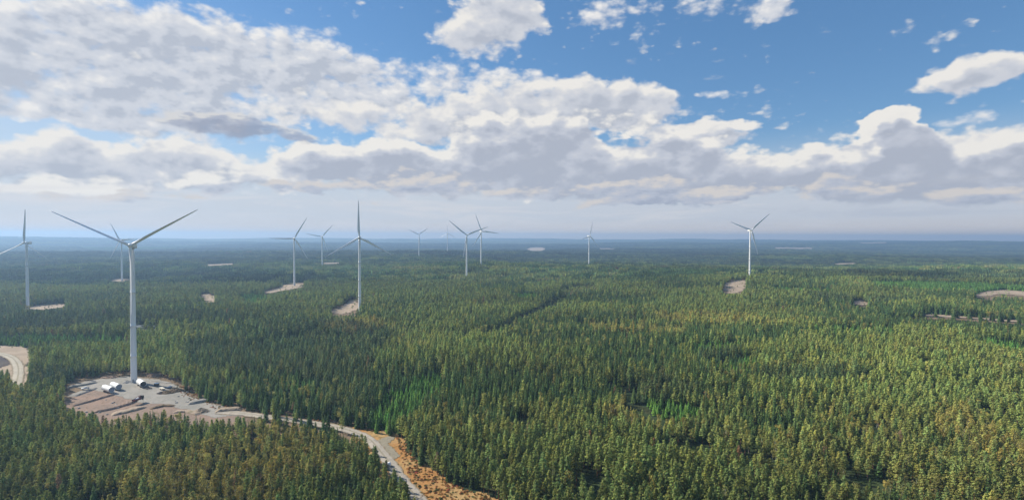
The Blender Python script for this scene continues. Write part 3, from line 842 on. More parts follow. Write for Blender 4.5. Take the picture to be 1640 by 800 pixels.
# generator / container
p = P3(251, 618.5, 0.3)
root = empty('generator', p, 0.15); tag(root, 'small black generator cabinet with a white roof, right of the near tower', 'generator')
link_mesh('cabinet', box_mesh('cabinet', 3.2, 2.3, 2.3, (0, 0, 1.35), 0.06), M_DARK, root)
link_mesh('roof', box_mesh('roof', 3.4, 2.5, 0.25, (0, 0, 2.62), 0.05), M_TUBE, root)
link_mesh('skid', box_mesh('skid', 3.3, 2.0, 0.2, (0, 0, 0.1), 0.02), M_SEAM, root)
# flat trailers
M_PALE = paint('pale_boards', (0.62, 0.58, 0.47), 0.8, 0.2, 0.2)
M_PALE2 = paint('grey_boards', (0.50, 0.49, 0.50), 0.8, 0.2, 0.2)
for (a, b, lab, mt, ln) in (((255, 621.5), (264, 626), 'cream-coloured flatbed trailer beside the black generator', M_PALE, 7.0), ((269, 622.5), (276, 620), 'pale grey flatbed trailer at the right end of the pad', M_PALE2, 5.5)):
    root, _ = root_between('flatbed_trailer', a, b, lab, 'trailer', 'flatbed trailers on the pad')
    link_mesh('deck', box_mesh('deck', ln, 2.5, 0.3, (0, 0, 1.15), 0.04), mt, root)
    link_mesh('frame', box_mesh('frame', ln * .9, 1.0, 0.35, (0, 0, 0.82), 0.03), M_DARK, root)
    beam('drawbar', (ln / 2, 0, 0.8), (ln / 2 + 1.5, 0, 0.5), 0.15, M_DARK, root)
    for x in (-0.7, 0.5):
        for y in (-1.05, 1.05): wheel(root, x, y, 0.42, 0.3)
# heaps
def heap(name, px, py, sx, sy, h, mat, label, cat, seed, lift=0.2, rz=0.0):
    rs = np.random.default_rng(seed)
    n, m = 26, 10
    v, f = [], []
    for i in range(m + 1):
        t = i / m
        for k in range(n):
            a = 2 * math.pi * k / n
            r = (1 - t) ** 0.8 * (1 + rs.uniform(-.16, .16))
            v.append((sx * r * math.cos(a), sy * r * math.sin(a), h * (t ** 0.8) * (1 + rs.uniform(-.12, .12)) - 0.3 * (i == 0)))
    for i in range(m):
        for k in range(n): f.append((i * n + k, i * n + (k + 1) % n, (i + 1) * n + (k + 1) % n, (i + 1) * n + k))
    f.append(tuple(m * n + k for k in range(n)))
    o = link_mesh(name, np_mesh(name, v, f), mat); o.location = P3(px, py, lift); o.rotation_euler = (0, 0, rz)
    return tag(o, label, cat)
heap('rubble_heap', 204.5, 612.5, 4.2, 3.0, 2.0, M_CONC, 'white rubble heap against the left foot of the near tower', 'rubble heap', 1)
heap('rubble_heap', 221, 609.5, 3.0, 2.4, 1.5, M_CONC, 'smaller white rubble heap behind the open tower section', 'rubble heap', 2)
heap('brush_heap', 268, 629, 6.0, 4.0, 2.2, M_BRUSH, 'dark brush heap right of the cream trailer', 'brush heap', 3)
heap('brush_heap', 281, 626, 6.0, 4.5, 2.6, M_BRUSH, 'larger dark brush heap at the right end of the pad', 'brush heap', 4)
heap('brush_heap', 258, 630, 3.5, 2.5, 1.6, M_DARKSOIL, 'low black heap in front of the cream trailer', 'brush heap', 5)
heap('earth_heap', 322, 659, 6, 4, 2.6, M_SAND, 'pale earth heap beside the pad exit road', 'earth heap', 6)
heap('earth_heap', 282, 604.5, 7, 4, 2.0, M_SOIL, 'pinkish earth heap behind the right side of the pad', 'earth heap', 7)
heap('earth_heap', 248, 601.5, 8, 4, 2.4, M_SOIL, 'brown earth heap just behind the near tower on its right', 'earth heap', 8)
heap('earth_heap', 175, 604.5, 8, 4, 2.0, M_SOIL, 'brown earth heap at the back edge of the pad left of the tower', 'earth heap', 9)
# round white bale by the road
p = P3(623, 747.5, 0.5)
v_, f_ = lathe([(0.9, -.85), (1.15, -.7), (1.25, 0), (1.15, .7), (0.9, .85)], 28)
o = link_mesh('bale', np_mesh('bale', [(c, a, b + 1.25) for a, b, c in v_], f_, True), paint('white_wrap', (0.85, 0.85, 0.84), 0.5, 0.3, 0.04)); o.location = p; o.rotation_euler = (0, 0, 0.5)
tag(o, 'small round white bale at the left edge of the gravel road', 'bale')
# boulders scattered over the cleared ground
def boulder_mesh(seed):
    rs = np.random.default_rng(seed)
    bm = bmesh.new(); bmesh.ops.create_icosphere(bm, subdivisions=2, radius=1.0)
    for v in bm.verts: v.co = Vector((v.co.x * 1.1, v.co.y * 0.9, v.co.z * 0.7)) * (1 + rs.uniform(-.16, .16))
    me = bpy.data.meshes.new('boulder'); bm.to_mesh(me); bm.free(); me.materials.append(M_CONC); return me
B_ME = [boulder_mesh(s) for s in range(4)]
BSPOT = [(300, 618, 'right of'), (286, 612, 'behind'), (305, 634, 'in front of'), (120, 640, 'left of')]
b_rs = np.random.default_rng(5)
for i in range(34):
    if i < 17: bx, by, zone = b_rs.uniform(280, 330), b_rs.uniform(612, 645), 'pale boulder on the dark cleared ground right of the pad'
    else: bx, by, zone = b_rs.uniform(100, 200), b_rs.uniform(640, 668), 'pale boulder on the pinkish bare soil left of the pad'
    o = bpy.data.objects.new('boulder', B_ME[i % 4]); COL.objects.link(o)
    o.location = P3(bx, by, 0.3); s = b_rs.uniform(0.4, 1.3); o.scale = (s, s, s); o.rotation_euler = (0, 0, b_rs.uniform(0, 6))
    tag(o, ('large' if s > 0.85 else 'small') + ' ' + zone + (', left part' if (bx < 305 if i < 17 else bx < 150) else ', right part') + (' far side' if (by < 628 if i < 17 else by < 654) else ' near side'), 'boulder', 'boulders right of the pad' if i < 17 else 'boulders on the bare soil')

# ------------------------------------------------------------------ trees
def foliage_mat(name, var=0.35):
    m, nt, b = new_mat(name, 0.85, 0.12)
    at = nt.nodes.new('ShaderNodeAttribute'); at.attribute_type = 'INSTANCER'; at.attribute_name = 'tint'
    av = nt.nodes.new('ShaderNodeAttribute'); av.attribute_type = 'GEOMETRY'; av.attribute_name = 'leafvar'
    mm = nt.nodes.new('ShaderNodeMix'); mm.data_type = 'RGBA'; mm.blend_type = 'MULTIPLY'; mm.inputs[0].default_value = 1.0
    nt.links.new(at.outputs['Color'], mm.inputs[6]); nt.links.new(av.outputs['Color'], mm.inputs[7])
    nt.links.new(mm.outputs[2], b.inputs['Base Color'])
    tr = nt.nodes.new('ShaderNodeBsdfTranslucent'); nt.links.new(mm.outputs[2], tr.inputs['Color'])
    mx = nt.nodes.new('ShaderNodeMixShader'); mx.inputs[0].default_value = 0.27
    nt.links.new(b.outputs[0], mx.inputs[1]); nt.links.new(tr.outputs[0], mx.inputs[2])
    nt.links.new(mx.outputs[0], nt.nodes['Material Output'].inputs['Surface'])
    return m
M_NEEDLE = foliage_mat('needles'); M_LEAF = foliage_mat('leaves')
M_BARK = soil_mat('pine_bark', (0.20, 0.10, 0.055), (0.24, 0.13, 0.075), (0.10, 0.07, 0.05), 2.0)
M_BARK_D = soil_mat('spruce_bark', (0.10, 0.08, 0.065), (0.13, 0.10, 0.08), (0.06, 0.05, 0.04), 2.0)
M_BIRCH = soil_mat('birch_bark', (0.45, 0.43, 0.40), (0.36, 0.34, 0.31), (0.12, 0.11, 0.10), 2.0)

def quads_mesh(name, C, N, S, elong, var, rs, mat):
    """many small leaf clumps: centres C, facing N, size S"""
    n = len(C)
    N = N / np.linalg.norm(N, axis=1, keepdims=True)
    T = np.cross(N, rs.normal(size=(n, 3))); T /= np.linalg.norm(T, axis=1, keepdims=True)
    B = np.cross(N, T)
    S = S[:, None]
    j = lambda: rs.uniform(0.6, 1.15, (n, 1))
    q = np.stack([C + T * S * j() * elong, C + B * S * j(), C - T * S * j() * elong, C - B * S * j()], 1)
    # fold each clump so it has body
    q[:, 1] += N * S * 0.35; q[:, 3] += N * S * 0.35
    v = q.reshape(-1, 3); f = np.arange(n * 4).reshape(n, 4)
    me = fast_mesh(name, v, f, False)
    a = me.color_attributes.new('leafvar', 'FLOAT_COLOR', 'POINT')
    col = np.repeat(np.concatenate([var, np.ones((n, 1))], 1), 4, 0).astype(np.float32)
    a.data.foreach_set('color', col.ravel())
    me.materials.append(mat)
    return me

def var_cols(rs, n, amt=0.28):
    k = rs.normal(1.0, amt, (n, 1)).clip(0.45, 1.8)
    return (k * (1 + rs.normal(0, 0.07, (n, 3)))).clip(0.3, 2)

def pine_crown(seed, H=12.0):
    rs = np.random.default_rng(seed)
    C, N, S = [], [], []
    base = rs.uniform(0.24, 0.36)
    nb = 44
    for b in range(nb):
        t = (b + rs.uniform()) / nb
        z = H * (base + (1 - base) * t * 0.97)
        L = 1.85 * min(1.0, (t + 0.10) / 0.22) ** 0.6 * (1 - max(0, t - 0.1) / 0.9) ** 0.62 * rs.uniform(0.6, 1.12) + 0.12
        a = b * 2.4 + rs.normal(0, 0.4)
        d = np.array([math.cos(a), math.sin(a), rs.uniform(0.1, 0.5)])
        m = max(3, int(5 + L * 5))
        for k in range(m):
            u = rs.uniform(0.25, 1.05)
            p = np.array([0, 0, z]) + d * L * u + rs.normal(0, 0.16, 3)
            C.append(p); N.append(d * 1.1 + np.array([0, 0, 0.55]) + rs.normal(0, 0.32, 3)); S.append(rs.uniform(0.2, 0.36))
    for k in range(14):
        C.append([rs.normal(0, .18), rs.normal(0, .18), H * rs.uniform(0.9, 1.0)]); N.append(rs.normal(0, 1, 3) + [0, 0, .8]); S.append(rs.uniform(.15, .3))
    C, N, S = map(np.array, (C, N, S))
    return quads_mesh('pine_crown', C, N, S, 1.0, var_cols(rs, len(C), 0.14), rs, M_NEEDLE)

def spruce_crown(seed, H=13.0, wide=1.55):
    rs = np.random.default_rng(seed)
    C, N, S = [], [], []
    nl = 24
    for l in range(nl):
        t = l / (nl - 1)
        z = H * (0.10 + 0.88 * t)
        Rr = wide * (1 - t) ** 0.85 + 0.12
        nb = max(3, int(9 * (1 - t) + 3))
        for b in range(nb):
            a = rs.uniform(0, 2 * math.pi); L = Rr * rs.uniform(0.7, 1.15)
            d = np.array([math.cos(a), math.sin(a), -0.30])
            for k in range(2 if t > .5 else 3):
                u = rs.uniform(0.35, 1.0)
                C.append(np.array([0, 0, z]) + d * L * u + rs.normal(0, 0.07, 3)); N.append(np.array([d[0] * .8, d[1] * .8, 0.8]) + rs.normal(0, 0.3, 3)); S.append((0.22 + 0.26 * (1 - t)) * rs.uniform(0.8, 1.2))
    C, N, S = map(np.array, (C, N, S))
    return quads_mesh('spruce_crown', C, N, S, 1.2, var_cols(rs, len(C), 0.13), rs, M_NEEDLE)

def birch_crown(seed, H=11.0):
    rs = np.random.default_rng(seed)
    n = 430
    C, N = [], []
    lobes = [(rs.normal(0, 0.55), rs.normal(0, 0.55), H * rs.uniform(0.42, 0.92), rs.uniform(0.7, 1.25)) for _ in range(9)]
    for k in range(n):
        lx, ly, lz, lr = lobes[rs.integers(len(lobes))]
        d = rs.normal(size=3); d /= np.linalg.norm(d)
        r = lr * rs.uniform(0.55, 1.0)
        C.append([lx + d[0] * r, ly + d[1] * r, lz + d[2] * r * 1.15]); N.append(d + rs.normal(0, 0.3, 3) + [0, 0, 0.2])
    C, N = np.array(C), np.array(N)
    return quads_mesh('birch_crown', C, N, rs.uniform(0.14, 0.28, n), 1.0, var_cols(rs, n, 0.16), rs, M_LEAF)

def trunk_mesh(name, seed, H, r0, mat, z1=0.94, limbs=0, lz=(0.4, 0.9), ll=1.2, up=0.35):
    rs = np.random.default_rng(seed)
    v, f = [], []
    def tube(pts, rad, K=6):
        b0 = len(v)
        for p, r in zip(pts, rad):
            for k in range(K):
                a = 2 * math.pi * k / K; v.append((p[0] + r * math.cos(a), p[1] + r * math.sin(a), p[2]))
        for i in range(len(pts) - 1):
            for k in range(K): f.append((b0 + i * K + k, b0 + i * K + (k + 1) % K, b0 + (i + 1) * K + (k + 1) % K, b0 + (i + 1) * K + k))
        f.append(tuple(b0 + (len(pts) - 1) * K + k for k in range(K)))
    sway = rs.normal(0, 0.10, (6, 2)).cumsum(0)
    ts = np.linspace(0, 1, 6)
    tube([(sway[i][0] * (i > 0), sway[i][1] * (i > 0), -0.4 + ts[i] * (H * z1 + 0.4)) for i in range(6)], [r0 * (1 - 0.85 * t) for t in ts])
    for l in range(limbs):
        z = H * rs.uniform(*lz); a = rs.uniform(0, 6.28); L = ll * rs.uniform(.6, 1.1) * (1.2 - z / H)
        tube([(0, 0, z), (L * .5 * math.cos(a), L * .5 * math.sin(a), z + up * L * .5), (L * math.cos(a), L * math.sin(a), z + up * L)], [r0 * .3, r0 * .2, r0 * .08], 4)
    me = np_mesh(name, v, f, True); me.materials.append(mat); return me

KINDS = {'pine': [], 'spruce': [], 'birch': []}
for i in range(4): KINDS['pine'].append((trunk_mesh('pine_trunk', 10 + i, 12.0, 0.17, M_BARK, 0.93, 12, (0.35, 0.9), 1.6), pine_crown(20 + i)))
for i in range(3): KINDS['spruce'].append((trunk_mesh('spruce_trunk', 30 + i, 13.0, 0.17, M_BARK_D, 0.96, 10, (0.1, 0.6), 1.3, -0.3), spruce_crown(40 + i, wide=1.35 + 0.15 * i)))
for i in range(3): KINDS['birch'].append((trunk_mesh('birch_trunk', 50 + i, 11.0, 0.13, M_BIRCH, 0.85, 10, (0.35, 0.8), 1.5, 0.8), birch_crown(60 + i)))

def join_np(name, meshes_offsets, mats):
    V, Fc, MI, CO, off = [], [], [], [], 0
    me = bpy.data.meshes.new(name)
    for m_, T_, s_, k_, mi, keep in meshes_offsets:
        nv = len(m_.vertices); co = np.empty(nv * 3, np.float32); m_.vertices.foreach_get('co', co); co = co.reshape(-1, 3) * s_
        if 'leafvar' in m_.color_attributes:
            c = np.empty(nv * 4, np.float32); m_.color_attributes['leafvar'].data.foreach_get('color', c); c = c.reshape(-1, 4) * k_
        else: c = np.ones((nv, 4), np.float32)
        V.append(co + T_); CO.append(c)
        for p in m_.polygons:
            if keep < 1 and random.random() > keep: continue
            Fc.append(tuple(i + off for i in p.vertices)); MI.append(mi)
        off += nv
    me.from_pydata(np.concatenate(V).tolist(), [], Fc)
    a = me.color_attributes.new('leafvar', 'FLOAT_COLOR', 'POINT'); a.data.foreach_set('color', np.concatenate(CO).astype(np.float32).ravel())
    for m_ in mats: me.materials.append(m_)
    me.polygons.foreach_set('material_index', MI); me.update()
    return me

# source trees for the mass forest (trunk and crown in one mesh each); not linked to the scene themselves
SRC = {}
for kind, lst in KINDS.items():
    c = bpy.data.collections.new('source_' + kind)
    for i, (tm, cm) in enumerate(lst):
        me = join_np(kind + '_tree', [(cm, 0, 1, 1, 0, 1), (tm, 0, 1, 1, 1, 1)], [cm.materials[0], tm.materials[0]])
        o = bpy.data.objects.new('%s_source_%02d' % (kind, i), me); c.objects.link(o)
    SRC[kind] = c

# light-weight stand patches for the far forest: many small trees in one patch mesh
def patch_mesh(seed, size=26.0, n=62):
    rs = np.random.default_rng(seed)
    v, f, cc = [], [], []
    g = int(math.sqrt(n)); 
    for i in range(g):
        for j in range(g):
            x = ((i + rs.uniform(0.05, .95)) / g - 0.5) * size; y = ((j + rs.uniform(0.05, .95)) / g - 0.5) * size
            H = rs.uniform(9, 14.5); r = rs.uniform(1.2, 2.0); kind = rs.uniform()
            k = float(np.clip(rs.normal(1, 0.26), 0.5, 1.7)); warm = rs.normal(0, .08)
            col = (k * (1 + warm), k, k * (1 - warm), 1)
            prof = [(r * .85, H * .30), (r, H * .5), (r * .75, H * .75), (r * .18, H)] if kind < .6 else [(r * .95, H * .12), (r * .75, H * .4), (r * .4, H * .75), (r * .05, H)]
            b0 = len(v); K = 5
            for (rr_, z) in prof:
                for q in range(K):
                    a = 2 * math.pi * q / K + z; jj_ = rs.uniform(.65, 1.3)
                    v.append((x + rr_ * jj_ * math.cos(a), y + rr_ * jj_ * math.sin(a), z + rs.uniform(-.6, .6))); cc.append(col)
            for l in range(3):
                for q in range(K): f.append((b0 + l * K + q, b0 + l * K + (q + 1) % K, b0 + (l + 1) * K + (q + 1) % K, b0 + (l + 1) * K + q))
            f.append(tuple(b0 + 3 * K + q for q in range(K)))
    me = np_mesh('forest_patch', v, f, False)
    a = me.color_attributes.new('leafvar', 'FLOAT_COLOR', 'POINT'); a.data.foreach_set('color', np.array(cc, np.float32).ravel())
    me.materials.append(M_NEEDLE); return me
pc = bpy.data.collections.new('source_patch')
for i in range(4): pc.objects.link(bpy.data.objects.new('patch_source_%02d' % i, patch_mesh(80 + i)))
SRC['patch'] = pc

# --------------------------------------------------- where the trees stand
def stand_tint(x, y, px, py):
    """base colour of each tree, from the kind of stand it grows in"""
    n = len(x)
    a = fbm(x / 160, y / 130, 201, 3); b = fbm(x / 60, y / 55, 207, 3); w = fbm(x / 420 + 5, y / 380, 211, 3)
    return a, b, w

def cand(y0, y1, sp, half=1.16, seed=0):
    rs = np.random.default_rng(seed)
    pts = []
    yy = np.arange(y0, y1, sp)
    for j, yv in enumerate(yy):
        hw = yv * half + 40
        xx = np.arange(-hw, hw, sp) + (j % 2) * sp / 2
        pts.append(np.stack([xx, np.full(len(xx), yv)], 1))
    p = np.concatenate(pts)
    return p + rs.uniform(-0.44, 0.44, p.shape) * sp, rs

def height_map(x, y, px, py):
    q = fbm(x / 150, y / 95, 307, 2)
    h = 1.16 + 0.16 * fbm(x / 60, y / 60, 301, 2) + 0.17 * np.clip(q * 9, -1, 1)
    return h

def layout(y0, y1, sp, seed, far=False):
    p, rs = cand(y0, y1, sp, 1.12 if y1 > 600 else 1.2, seed)
    x, y = p[:, 0], p[:, 1]
    z = terrain(x, y)
    px, py, dz = project(x, y, z)
    a, b, w = stand_tint(x, y, px, py)
    _, pt, _ = project(x, y, z + 9.0)
    young = stand(px, pt, YOUNG); yel = stand(px, pt, YELLOW); bog = stand(px, pt, BOG); deep = stand(px, pt, DEEP); hole = stand(px, py, HOLE); cut = stand(px, pt, CUT)
    H = height_map(x, y, px, py) * rs.uniform(0.66, 1.16, len(x)) * np.where(rs.uniform(size=len(x)) < 0.05, 1.18, 1.0)
    H *= np.where(young, 0.62, 1.0) * np.where(deep, 1.12, 1.0) * np.where(bog, 0.5, 1.0) * np.where(cut, 0.42, 1.0)
    # random glades
    gl = fbm(x / 46, y / 40, 401, 3)
    keep = gl > -0.52
    keep &= ~(bog & (rs.uniform(size=len(x)) > 0.45)) & ~(hole & (rs.uniform(size=len(x)) > 0.12))
    keep &= rs.uniform(size=len(x)) > 0.10
    # keep every clearing open to view: no stem or crown in the way
    Hm = 14.0 * H
    for t in (0.0, 0.2, 0.4, 0.6, 0.75):
        qx, qy, _ = project(x, y, z + Hm * t)
        keep &= ~(mask_at(qx, qy, open_mask) & (t < 0.8))
    if far:
        for ox in (-13, 13):
            for oy in (-13, 13):
                for t in (0.0, 0.5):
                    qx, qy, _ = project(x + ox, y + oy, z + Hm * t)
                    keep &= ~mask_at(qx, qy, open_mask)
    small = (rs.uniform(size=len(x)) < 0.05) & (py > 440) & (y > 560)
    H = np.where(small & ~keep, 0.3 * H, H)
    keep |= small
    # and none on the gravel itself, nor at the tower feet
    for tx, ty, tz in tinfo: keep &= (x - tx) ** 2 + (y - ty) ** 2 > 14 ** 2
    band = fbm(x / 330, y / 110, 641, 2)
    d = dict(band=band, x=x, y=y, z=z, px=px, py=py, H=H, a=a, b=b, w=w, young=young, yel=yel, deep=deep | cut, bog=bog, u=rs.uniform(size=len(x)), g=rs.normal(size=(len(x), 3)), rot=rs.uniform(0, 6.283, len(x)), v=rs.integers(0, 12, len(x)))
    return {k: q[keep] for k, q in d.items()}

PINE_C, SPRUCE_C, BIRCH_C = np.array([0.195, 0.238, 0.068]), np.array([0.092, 0.145, 0.046]), np.array([0.25, 0.235, 0.070])
OLIVE, YOUNG_C, DEEP_C, RUST = np.array([0.280, 0.255, 0.075]), np.array([0.125, 0.240, 0.052]), np.array([0.062, 0.092, 0.050]), np.array([0.24, 0.15, 0.08])
def tints(T, kind_arr):
    n = len(T['x'])
    c = np.where((kind_arr == 0)[:, None], PINE_C, np.where((kind_arr == 1)[:, None], SPRUCE_C, BIRCH_C))
    ow = np.clip(0.35 + 0.9 * T['b'] + 0.5 * T['a'], 0, 1)[:, None] * (kind_arr == 0)[:, None]
    near = np.clip(1.15 - T['y'] / 900, 0, 1)[:, None]
    c = c * (1 - 0.5 * ow * near) + OLIVE * 0.5 * ow * near
    c = np.where(T['young'][:, None], YOUNG_C * (1 + 0.25 * T['g'][:, :1] * .5), c)
    c = np.where((T['yel'] & (T['u'] < 0.7))[:, None], c * 0.35 + 0.65 * np.array([0.34, 0.29, 0.08]), c)
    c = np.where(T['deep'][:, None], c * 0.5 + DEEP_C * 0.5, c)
    ru = (T['g'][:, 2] > 2.9)[:, None]
    c = np.where(ru, RUST, c)
    k = np.clip(1 + 0.20 * T['g'][:, 0], 0.5, 1.6)[:, None] * (1 + 0.40 * T['w'][:, None] + 0.45 * T['band'][:, None])
    hue = 1 + T['g'][:, 1:2].clip(-2, 1.6) * np.array([[0.08, 0.0, -0.08]])
    return (1.28 * c * k * hue).clip(0.008, 0.5)

def kinds(T):
    u = T['u']; n = len(u)
    spr = np.clip(0.32 + 1.5 * T['a'], 0.04, 0.9)
    spr = np.where(T['young'], 1.0, np.where(T['deep'], 0.65, spr))
    bir = np.clip(0.03 + 0.2 * T['b'], 0.005, 0.18); bir = np.where(T['yel'], 0.38, bir); bir = np.where(T['young'], 0, bir)
    r = (T['rot'] * 977.13) % 1.0
    return np.where(r < bir, 2, np.where(r < bir + (1 - bir) * spr, 1, 0))

def merge(a, b): return {k: np.concatenate([a[k], b[k]]) for k in a}
near = layout(150, 520, 3.75, 501)
mid = layout(520, 1250, 4.3, 502)
far = layout(1250, 8200, 24.0, 503, True)
far1 = {k: q[far['y'] < 3200] for k, q in far.items()}
extra, _ = None, None
NT = merge(near, mid)
nk = kinds(NT); nt_c = tints(NT, nk)

def forest_object(name, coll, loc, rot, scl, idx, tint, label, cat):
    n = len(loc)
    me = bpy.data.meshes.new(name); me.vertices.add(n)
    me.vertices.foreach_set('co', loc.astype(np.float32).ravel())
    def attr(nm, tp, arr, fld):
        a = me.attributes.new(nm, tp, 'POINT'); a.data.foreach_set(fld, arr.ravel())
    rv = np.zeros((n, 3), np.float32); rv[:, 2] = rot
    attr('rotv', 'FLOAT_VECTOR', rv, 'vector')
    attr('sclv', 'FLOAT_VECTOR', scl.astype(np.float32), 'vector')
    attr('pick', 'INT', idx.astype(np.int32), 'value')
    attr('tint', 'FLOAT_VECTOR', tint.astype(np.float32), 'vector')
    o = bpy.data.objects.new(name, me); COL.objects.link(o)
    g = bpy.data.node_groups.new(name + '_nodes', 'GeometryNodeTree')
    g.interface.new_socket('Geometry', in_out='INPUT', socket_type='NodeSocketGeometry')
    g.interface.new_socket('Geometry', in_out='OUTPUT', socket_type='NodeSocketGeometry')
    gi, go = g.nodes.new('NodeGroupInput'), g.nodes.new('NodeGroupOutput')
    mp = g.nodes.new('GeometryNodeMeshToPoints')
    ip = g.nodes.new('GeometryNodeInstanceOnPoints')
    ci = g.nodes.new('GeometryNodeCollectionInfo'); ci.inputs['Collection'].default_value = coll
    ci.inputs['Separate Children'].default_value = True; ci.inputs['Reset Children'].default_value = True
    def na(nm, tp):
        q = g.nodes.new('GeometryNodeInputNamedAttribute'); q.data_type = tp; q.inputs['Name'].default_value = nm
        return q.outputs['Attribute']
    g.links.new(gi.outputs[0], mp.inputs[0]); g.links.new(mp.outputs[0], ip.inputs['Points'])
    g.links.new(ci.outputs[0], ip.inputs['Instance'])
    ip.inputs['Pick Instance'].default_value = True
    g.links.new(na('pick', 'INT'), ip.inputs['Instance Index'])
    g.links.new(na('rotv', 'FLOAT_VECTOR'), ip.inputs['Rotation'])
    g.links.new(na('sclv', 'FLOAT_VECTOR'), ip.inputs['Scale'])
    g.links.new(ip.outputs[0], go.inputs[0])
    md = o.modifiers.new('forest', 'NODES'); md.node_group = g
    return tag(o, label, cat, kind='stuff')

# the trees that show largest are trees of their own
cx, cy, _ = project(NT['x'], NT['y'], NT['z'] + 9.0 * NT['H'])
inview = (cx > 2) & (cx < 1638) & (cy > 0) & (cy < 797)
solo = np.zeros(len(nk), bool)
KN = ['pine', 'spruce', 'birch']
PLACES = [(60, 'lower left corner'), (130, 'bottom edge near the left corner'), (200, 'bottom edge below the leftmost pad bank'), (270, 'bottom edge below the nearest tower'), (340, 'bottom edge below the pad exit'),
          (410, 'bottom edge below the gravel spurs'), (480, 'bottom, well left of the road'), (560, 'bottom, one stand left of the road'), (645, 'beside the road, left side'), (740, 'heath edge right of the road'),
          (830, 'bottom centre beyond the heath'), (920, 'bottom edge just right of centre'), (1010, 'bottom edge below the lone small turbine'), (1100, 'bottom edge left of the rightmost turbine'),
          (1200, 'bottom edge just left below the rightmost turbine'), (1300, 'bottom edge just right below the rightmost turbine'), (1400, 'bottom edge, right part'), (1500, 'bottom edge, far right part'), (1570, 'bottom edge near the right corner'), (9999, 'lower right corner')]
def place_word(px, y):
    return next(w for lim, w in PLACES if px < lim)
cnt = 0
root_of = {}
for ki, kn in enumerate(KN):
    ids = np.where((nk == ki) & inview)[0]
    ids = ids[np.argsort(NT['y'][ids])][:300]
    solo[ids] = True
    HS, YS = NT['H'][ids], NT['y'][ids]; med = np.median(HS)
    for i in ids:
        v = int(NT['v'][i]) % len(KINDS[kn]); tm, cm = KINDS[kn][v]
        h = float(NT['H'][i]); s = h * (0.92 if kn == 'spruce' else 1.0); sw = s ** 0.6 * (1.15 + 0.12 * math.sin(i))
        root = bpy.data.objects.new(kn + '_tree', None); COL.objects.link(root)
        root.location = (NT['x'][i], NT['y'][i], NT['z'][i]); root.rotation_euler = (0, 0, NT['rot'][i]); root.scale = (sw, sw, s)
        t = bpy.data.objects.new('trunk', tm); COL.objects.link(t); t.parent = root
        c = bpy.data.objects.new('crown', cm); COL.objects.link(c); c.parent = root
        c['tint'] = [float(q) for q in nt_c[i]]
        r_, g_c, b_ = nt_c[i]
        hue = 'yellow-brown' if r_ > g_c * 1.12 else ('olive' if r_ > g_c * 0.88 else ('bright green' if g_c > 0.09 else 'dark green'))
        size = 'very tall' if h > np.quantile(HS, .75) else ('tall' if h > med else ('low' if h > np.quantile(HS, .25) else 'very low'))
        rank = 'front row' if NT['y'][i] < np.quantile(YS, .34) else ('second row' if NT['y'][i] < np.quantile(YS, .67) else 'third row')
        root['label'] = '%s %s %s, %s, %s' % (size, hue, kn, rank, place_word(cx[i], 0))
        root['category'] = kn + ' tree'; root['group'] = kn + ' trees along the near edge of the forest'
        cnt += 1
for ki, kn in enumerate(KN):
    m = (nk == ki) & ~solo
    H = NT['H'][m] * (0.92 if kn == 'spruce' else 1.0); n = m.sum()
    wd = H ** 0.6 * np.random.default_rng(ki).uniform(1.02, 1.32, n)
    grow = 1 + 0.22 * np.clip((NT['y'][m] - 520) / 100, 0, 1)
    loc = np.stack([NT['x'][m], NT['y'][m], NT['z'][m]], 1)
    forest_object({'pine': 'pine_forest', 'spruce': 'spruce_forest', 'birch': 'birch_wood'}[kn], SRC[kn], loc, NT['rot'][m], np.stack([wd * grow, wd * grow, H], 1), NT['v'][m] % len(KINDS[kn]), nt_c[m],
                  {'pine': 'mass of pines covering the land behind the nearest trees', 'spruce': 'mass of spruces growing among the pines', 'birch': 'yellowing birches mixed into the conifer forest'}[kn], kn + ' forest')
far_k = np.zeros(len(far['x']), int)
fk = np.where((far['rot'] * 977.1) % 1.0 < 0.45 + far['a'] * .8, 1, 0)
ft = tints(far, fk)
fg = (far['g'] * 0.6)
ft = ft * np.clip(1.0 - 0.35 * (far['y'][:, None] - 1700) / 700, 0.62, 1.0) * (1 + 0.55 * fbm(far['x'] / 700, far['y'] / 330, 611, 3)[:, None])  # tints darken with distance, standing in for a cloud shadow
sc = np.stack([np.full(len(far['x']), 1.05)] * 2 + [far['H'] * 1.0], 1)
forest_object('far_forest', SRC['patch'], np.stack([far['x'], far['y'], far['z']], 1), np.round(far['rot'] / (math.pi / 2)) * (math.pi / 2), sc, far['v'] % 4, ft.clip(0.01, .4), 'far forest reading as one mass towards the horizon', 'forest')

# ------------------------------------------------------------------ low growth on heath and brush
def bush_mesh(seed, n=60):
    rs = np.random.default_rng(seed)
    d = rs.normal(size=(n, 3)); d /= np.linalg.norm(d, axis=1, keepdims=True); d[:, 2] = np.abs(d[:, 2])
    C = d * rs.uniform(.4, 1, (n, 1)) * [0.9, 0.9, 0.9]
    return quads_mesh('bush', C, d + rs.normal(0, .4, (n, 3)), rs.uniform(.12, .3, n), 1.0, var_cols(rs, n, .3), rs, M_LEAF)
bc = bpy.data.collections.new('source_bush')
for i in range(3): bc.objects.link(bpy.data.objects.new('bush_source_%02d' % i, bush_mesh(90 + i)))
rs = np.random.default_rng(71)
hp = np.array(px_poly([(636, 700), (652, 712), (668, 738), (700, 762), (745, 783), (810, 805), (860, 850), (700, 850), (668, 790), (645, 740)]))
hp2 = np.array(px_poly([(390, 650), (480, 664), (560, 678), (600, 687), (606, 694), (560, 683), (480, 668), (390, 656)]))
hp3 = np.array(px_poly([(282, 614), (300, 622), (330, 640), (375, 652), (345, 655), (300, 640), (284, 628)]))
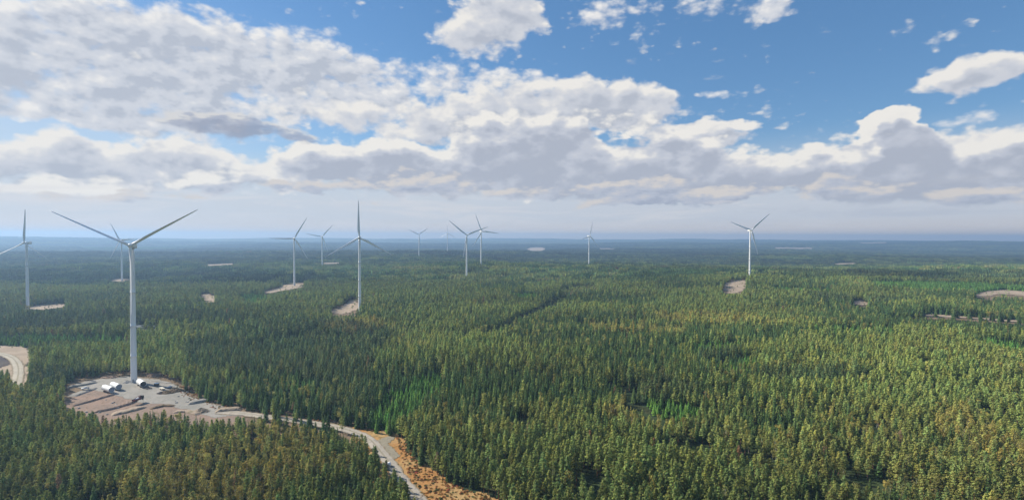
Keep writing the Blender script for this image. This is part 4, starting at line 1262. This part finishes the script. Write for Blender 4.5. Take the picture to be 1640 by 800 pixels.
B = []
for poly, k in ((hp, 800), (hp2, 420), (hp3, 260)):
    q = rs.uniform(poly.min(0), poly.max(0), (k * 5, 2)); q = q[inpoly(q[:, 0], q[:, 1], [tuple(a_) for a_ in poly])][:k]; B.append(q)
B = np.concatenate(B); nb_ = len(B)
bt = np.array([0.33, 0.175, 0.06]) * rs.uniform(.6, 1.35, (nb_, 1)) * (1 + rs.normal(0, .15, (nb_, 3)) * [1, 1, .5])
gr = rs.uniform(size=nb_) < 0.25; bt[gr] = np.array([0.10, 0.12, 0.04]) * rs.uniform(.7, 1.2, (gr.sum(), 1))
sz = rs.uniform(.35, 1.1, nb_)
forest_object('undergrowth', bc, np.stack([B[:, 0], B[:, 1], terrain(B[:, 0], B[:, 1]) + .1], 1), rs.uniform(0, 6.28, nb_), np.stack([sz, sz, sz * rs.uniform(.6, 1.1, nb_)], 1), rs.integers(0, 3, nb_), bt.clip(.01, .5), 'rusty heather and low bushes along the gravel road', 'undergrowth')

# ------------------------------------------------------------------ the air
hz = bpy.data.meshes.new('haze')
bm = bmesh.new(); bmesh.ops.create_cube(bm, size=1.0)
ZB, ZT, HR = float(GZ.min()) - 3.0, max(float(GZ.max()) + 5, max(t[2] for t in tinfo) + HUB + 68), 13000.0
for v in bm.verts: v.co = Vector((v.co.x * 2 * HR, v.co.y * 2 * HR, ZB if v.co.z < 0 else ZT))
bm.to_mesh(hz); bm.free()
M_HAZE = bpy.data.materials.new('haze'); M_HAZE.use_nodes = True
ht = M_HAZE.node_tree
for n in list(ht.nodes): ht.nodes.remove(n)
ho = ht.nodes.new('ShaderNodeOutputMaterial'); hv = ht.nodes.new('ShaderNodeVolumePrincipled')
hv.inputs['Color'].default_value = (0.37, 0.58, 0.87, 1); hv.inputs['Density'].default_value = 1.35e-4; hv.inputs['Anisotropy'].default_value = 0.3
ht.links.new(hv.outputs[0], ho.inputs['Volume'])
tag(link_mesh('haze', hz, M_HAZE), 'thin blue air haze over the whole forest', kind='stuff')
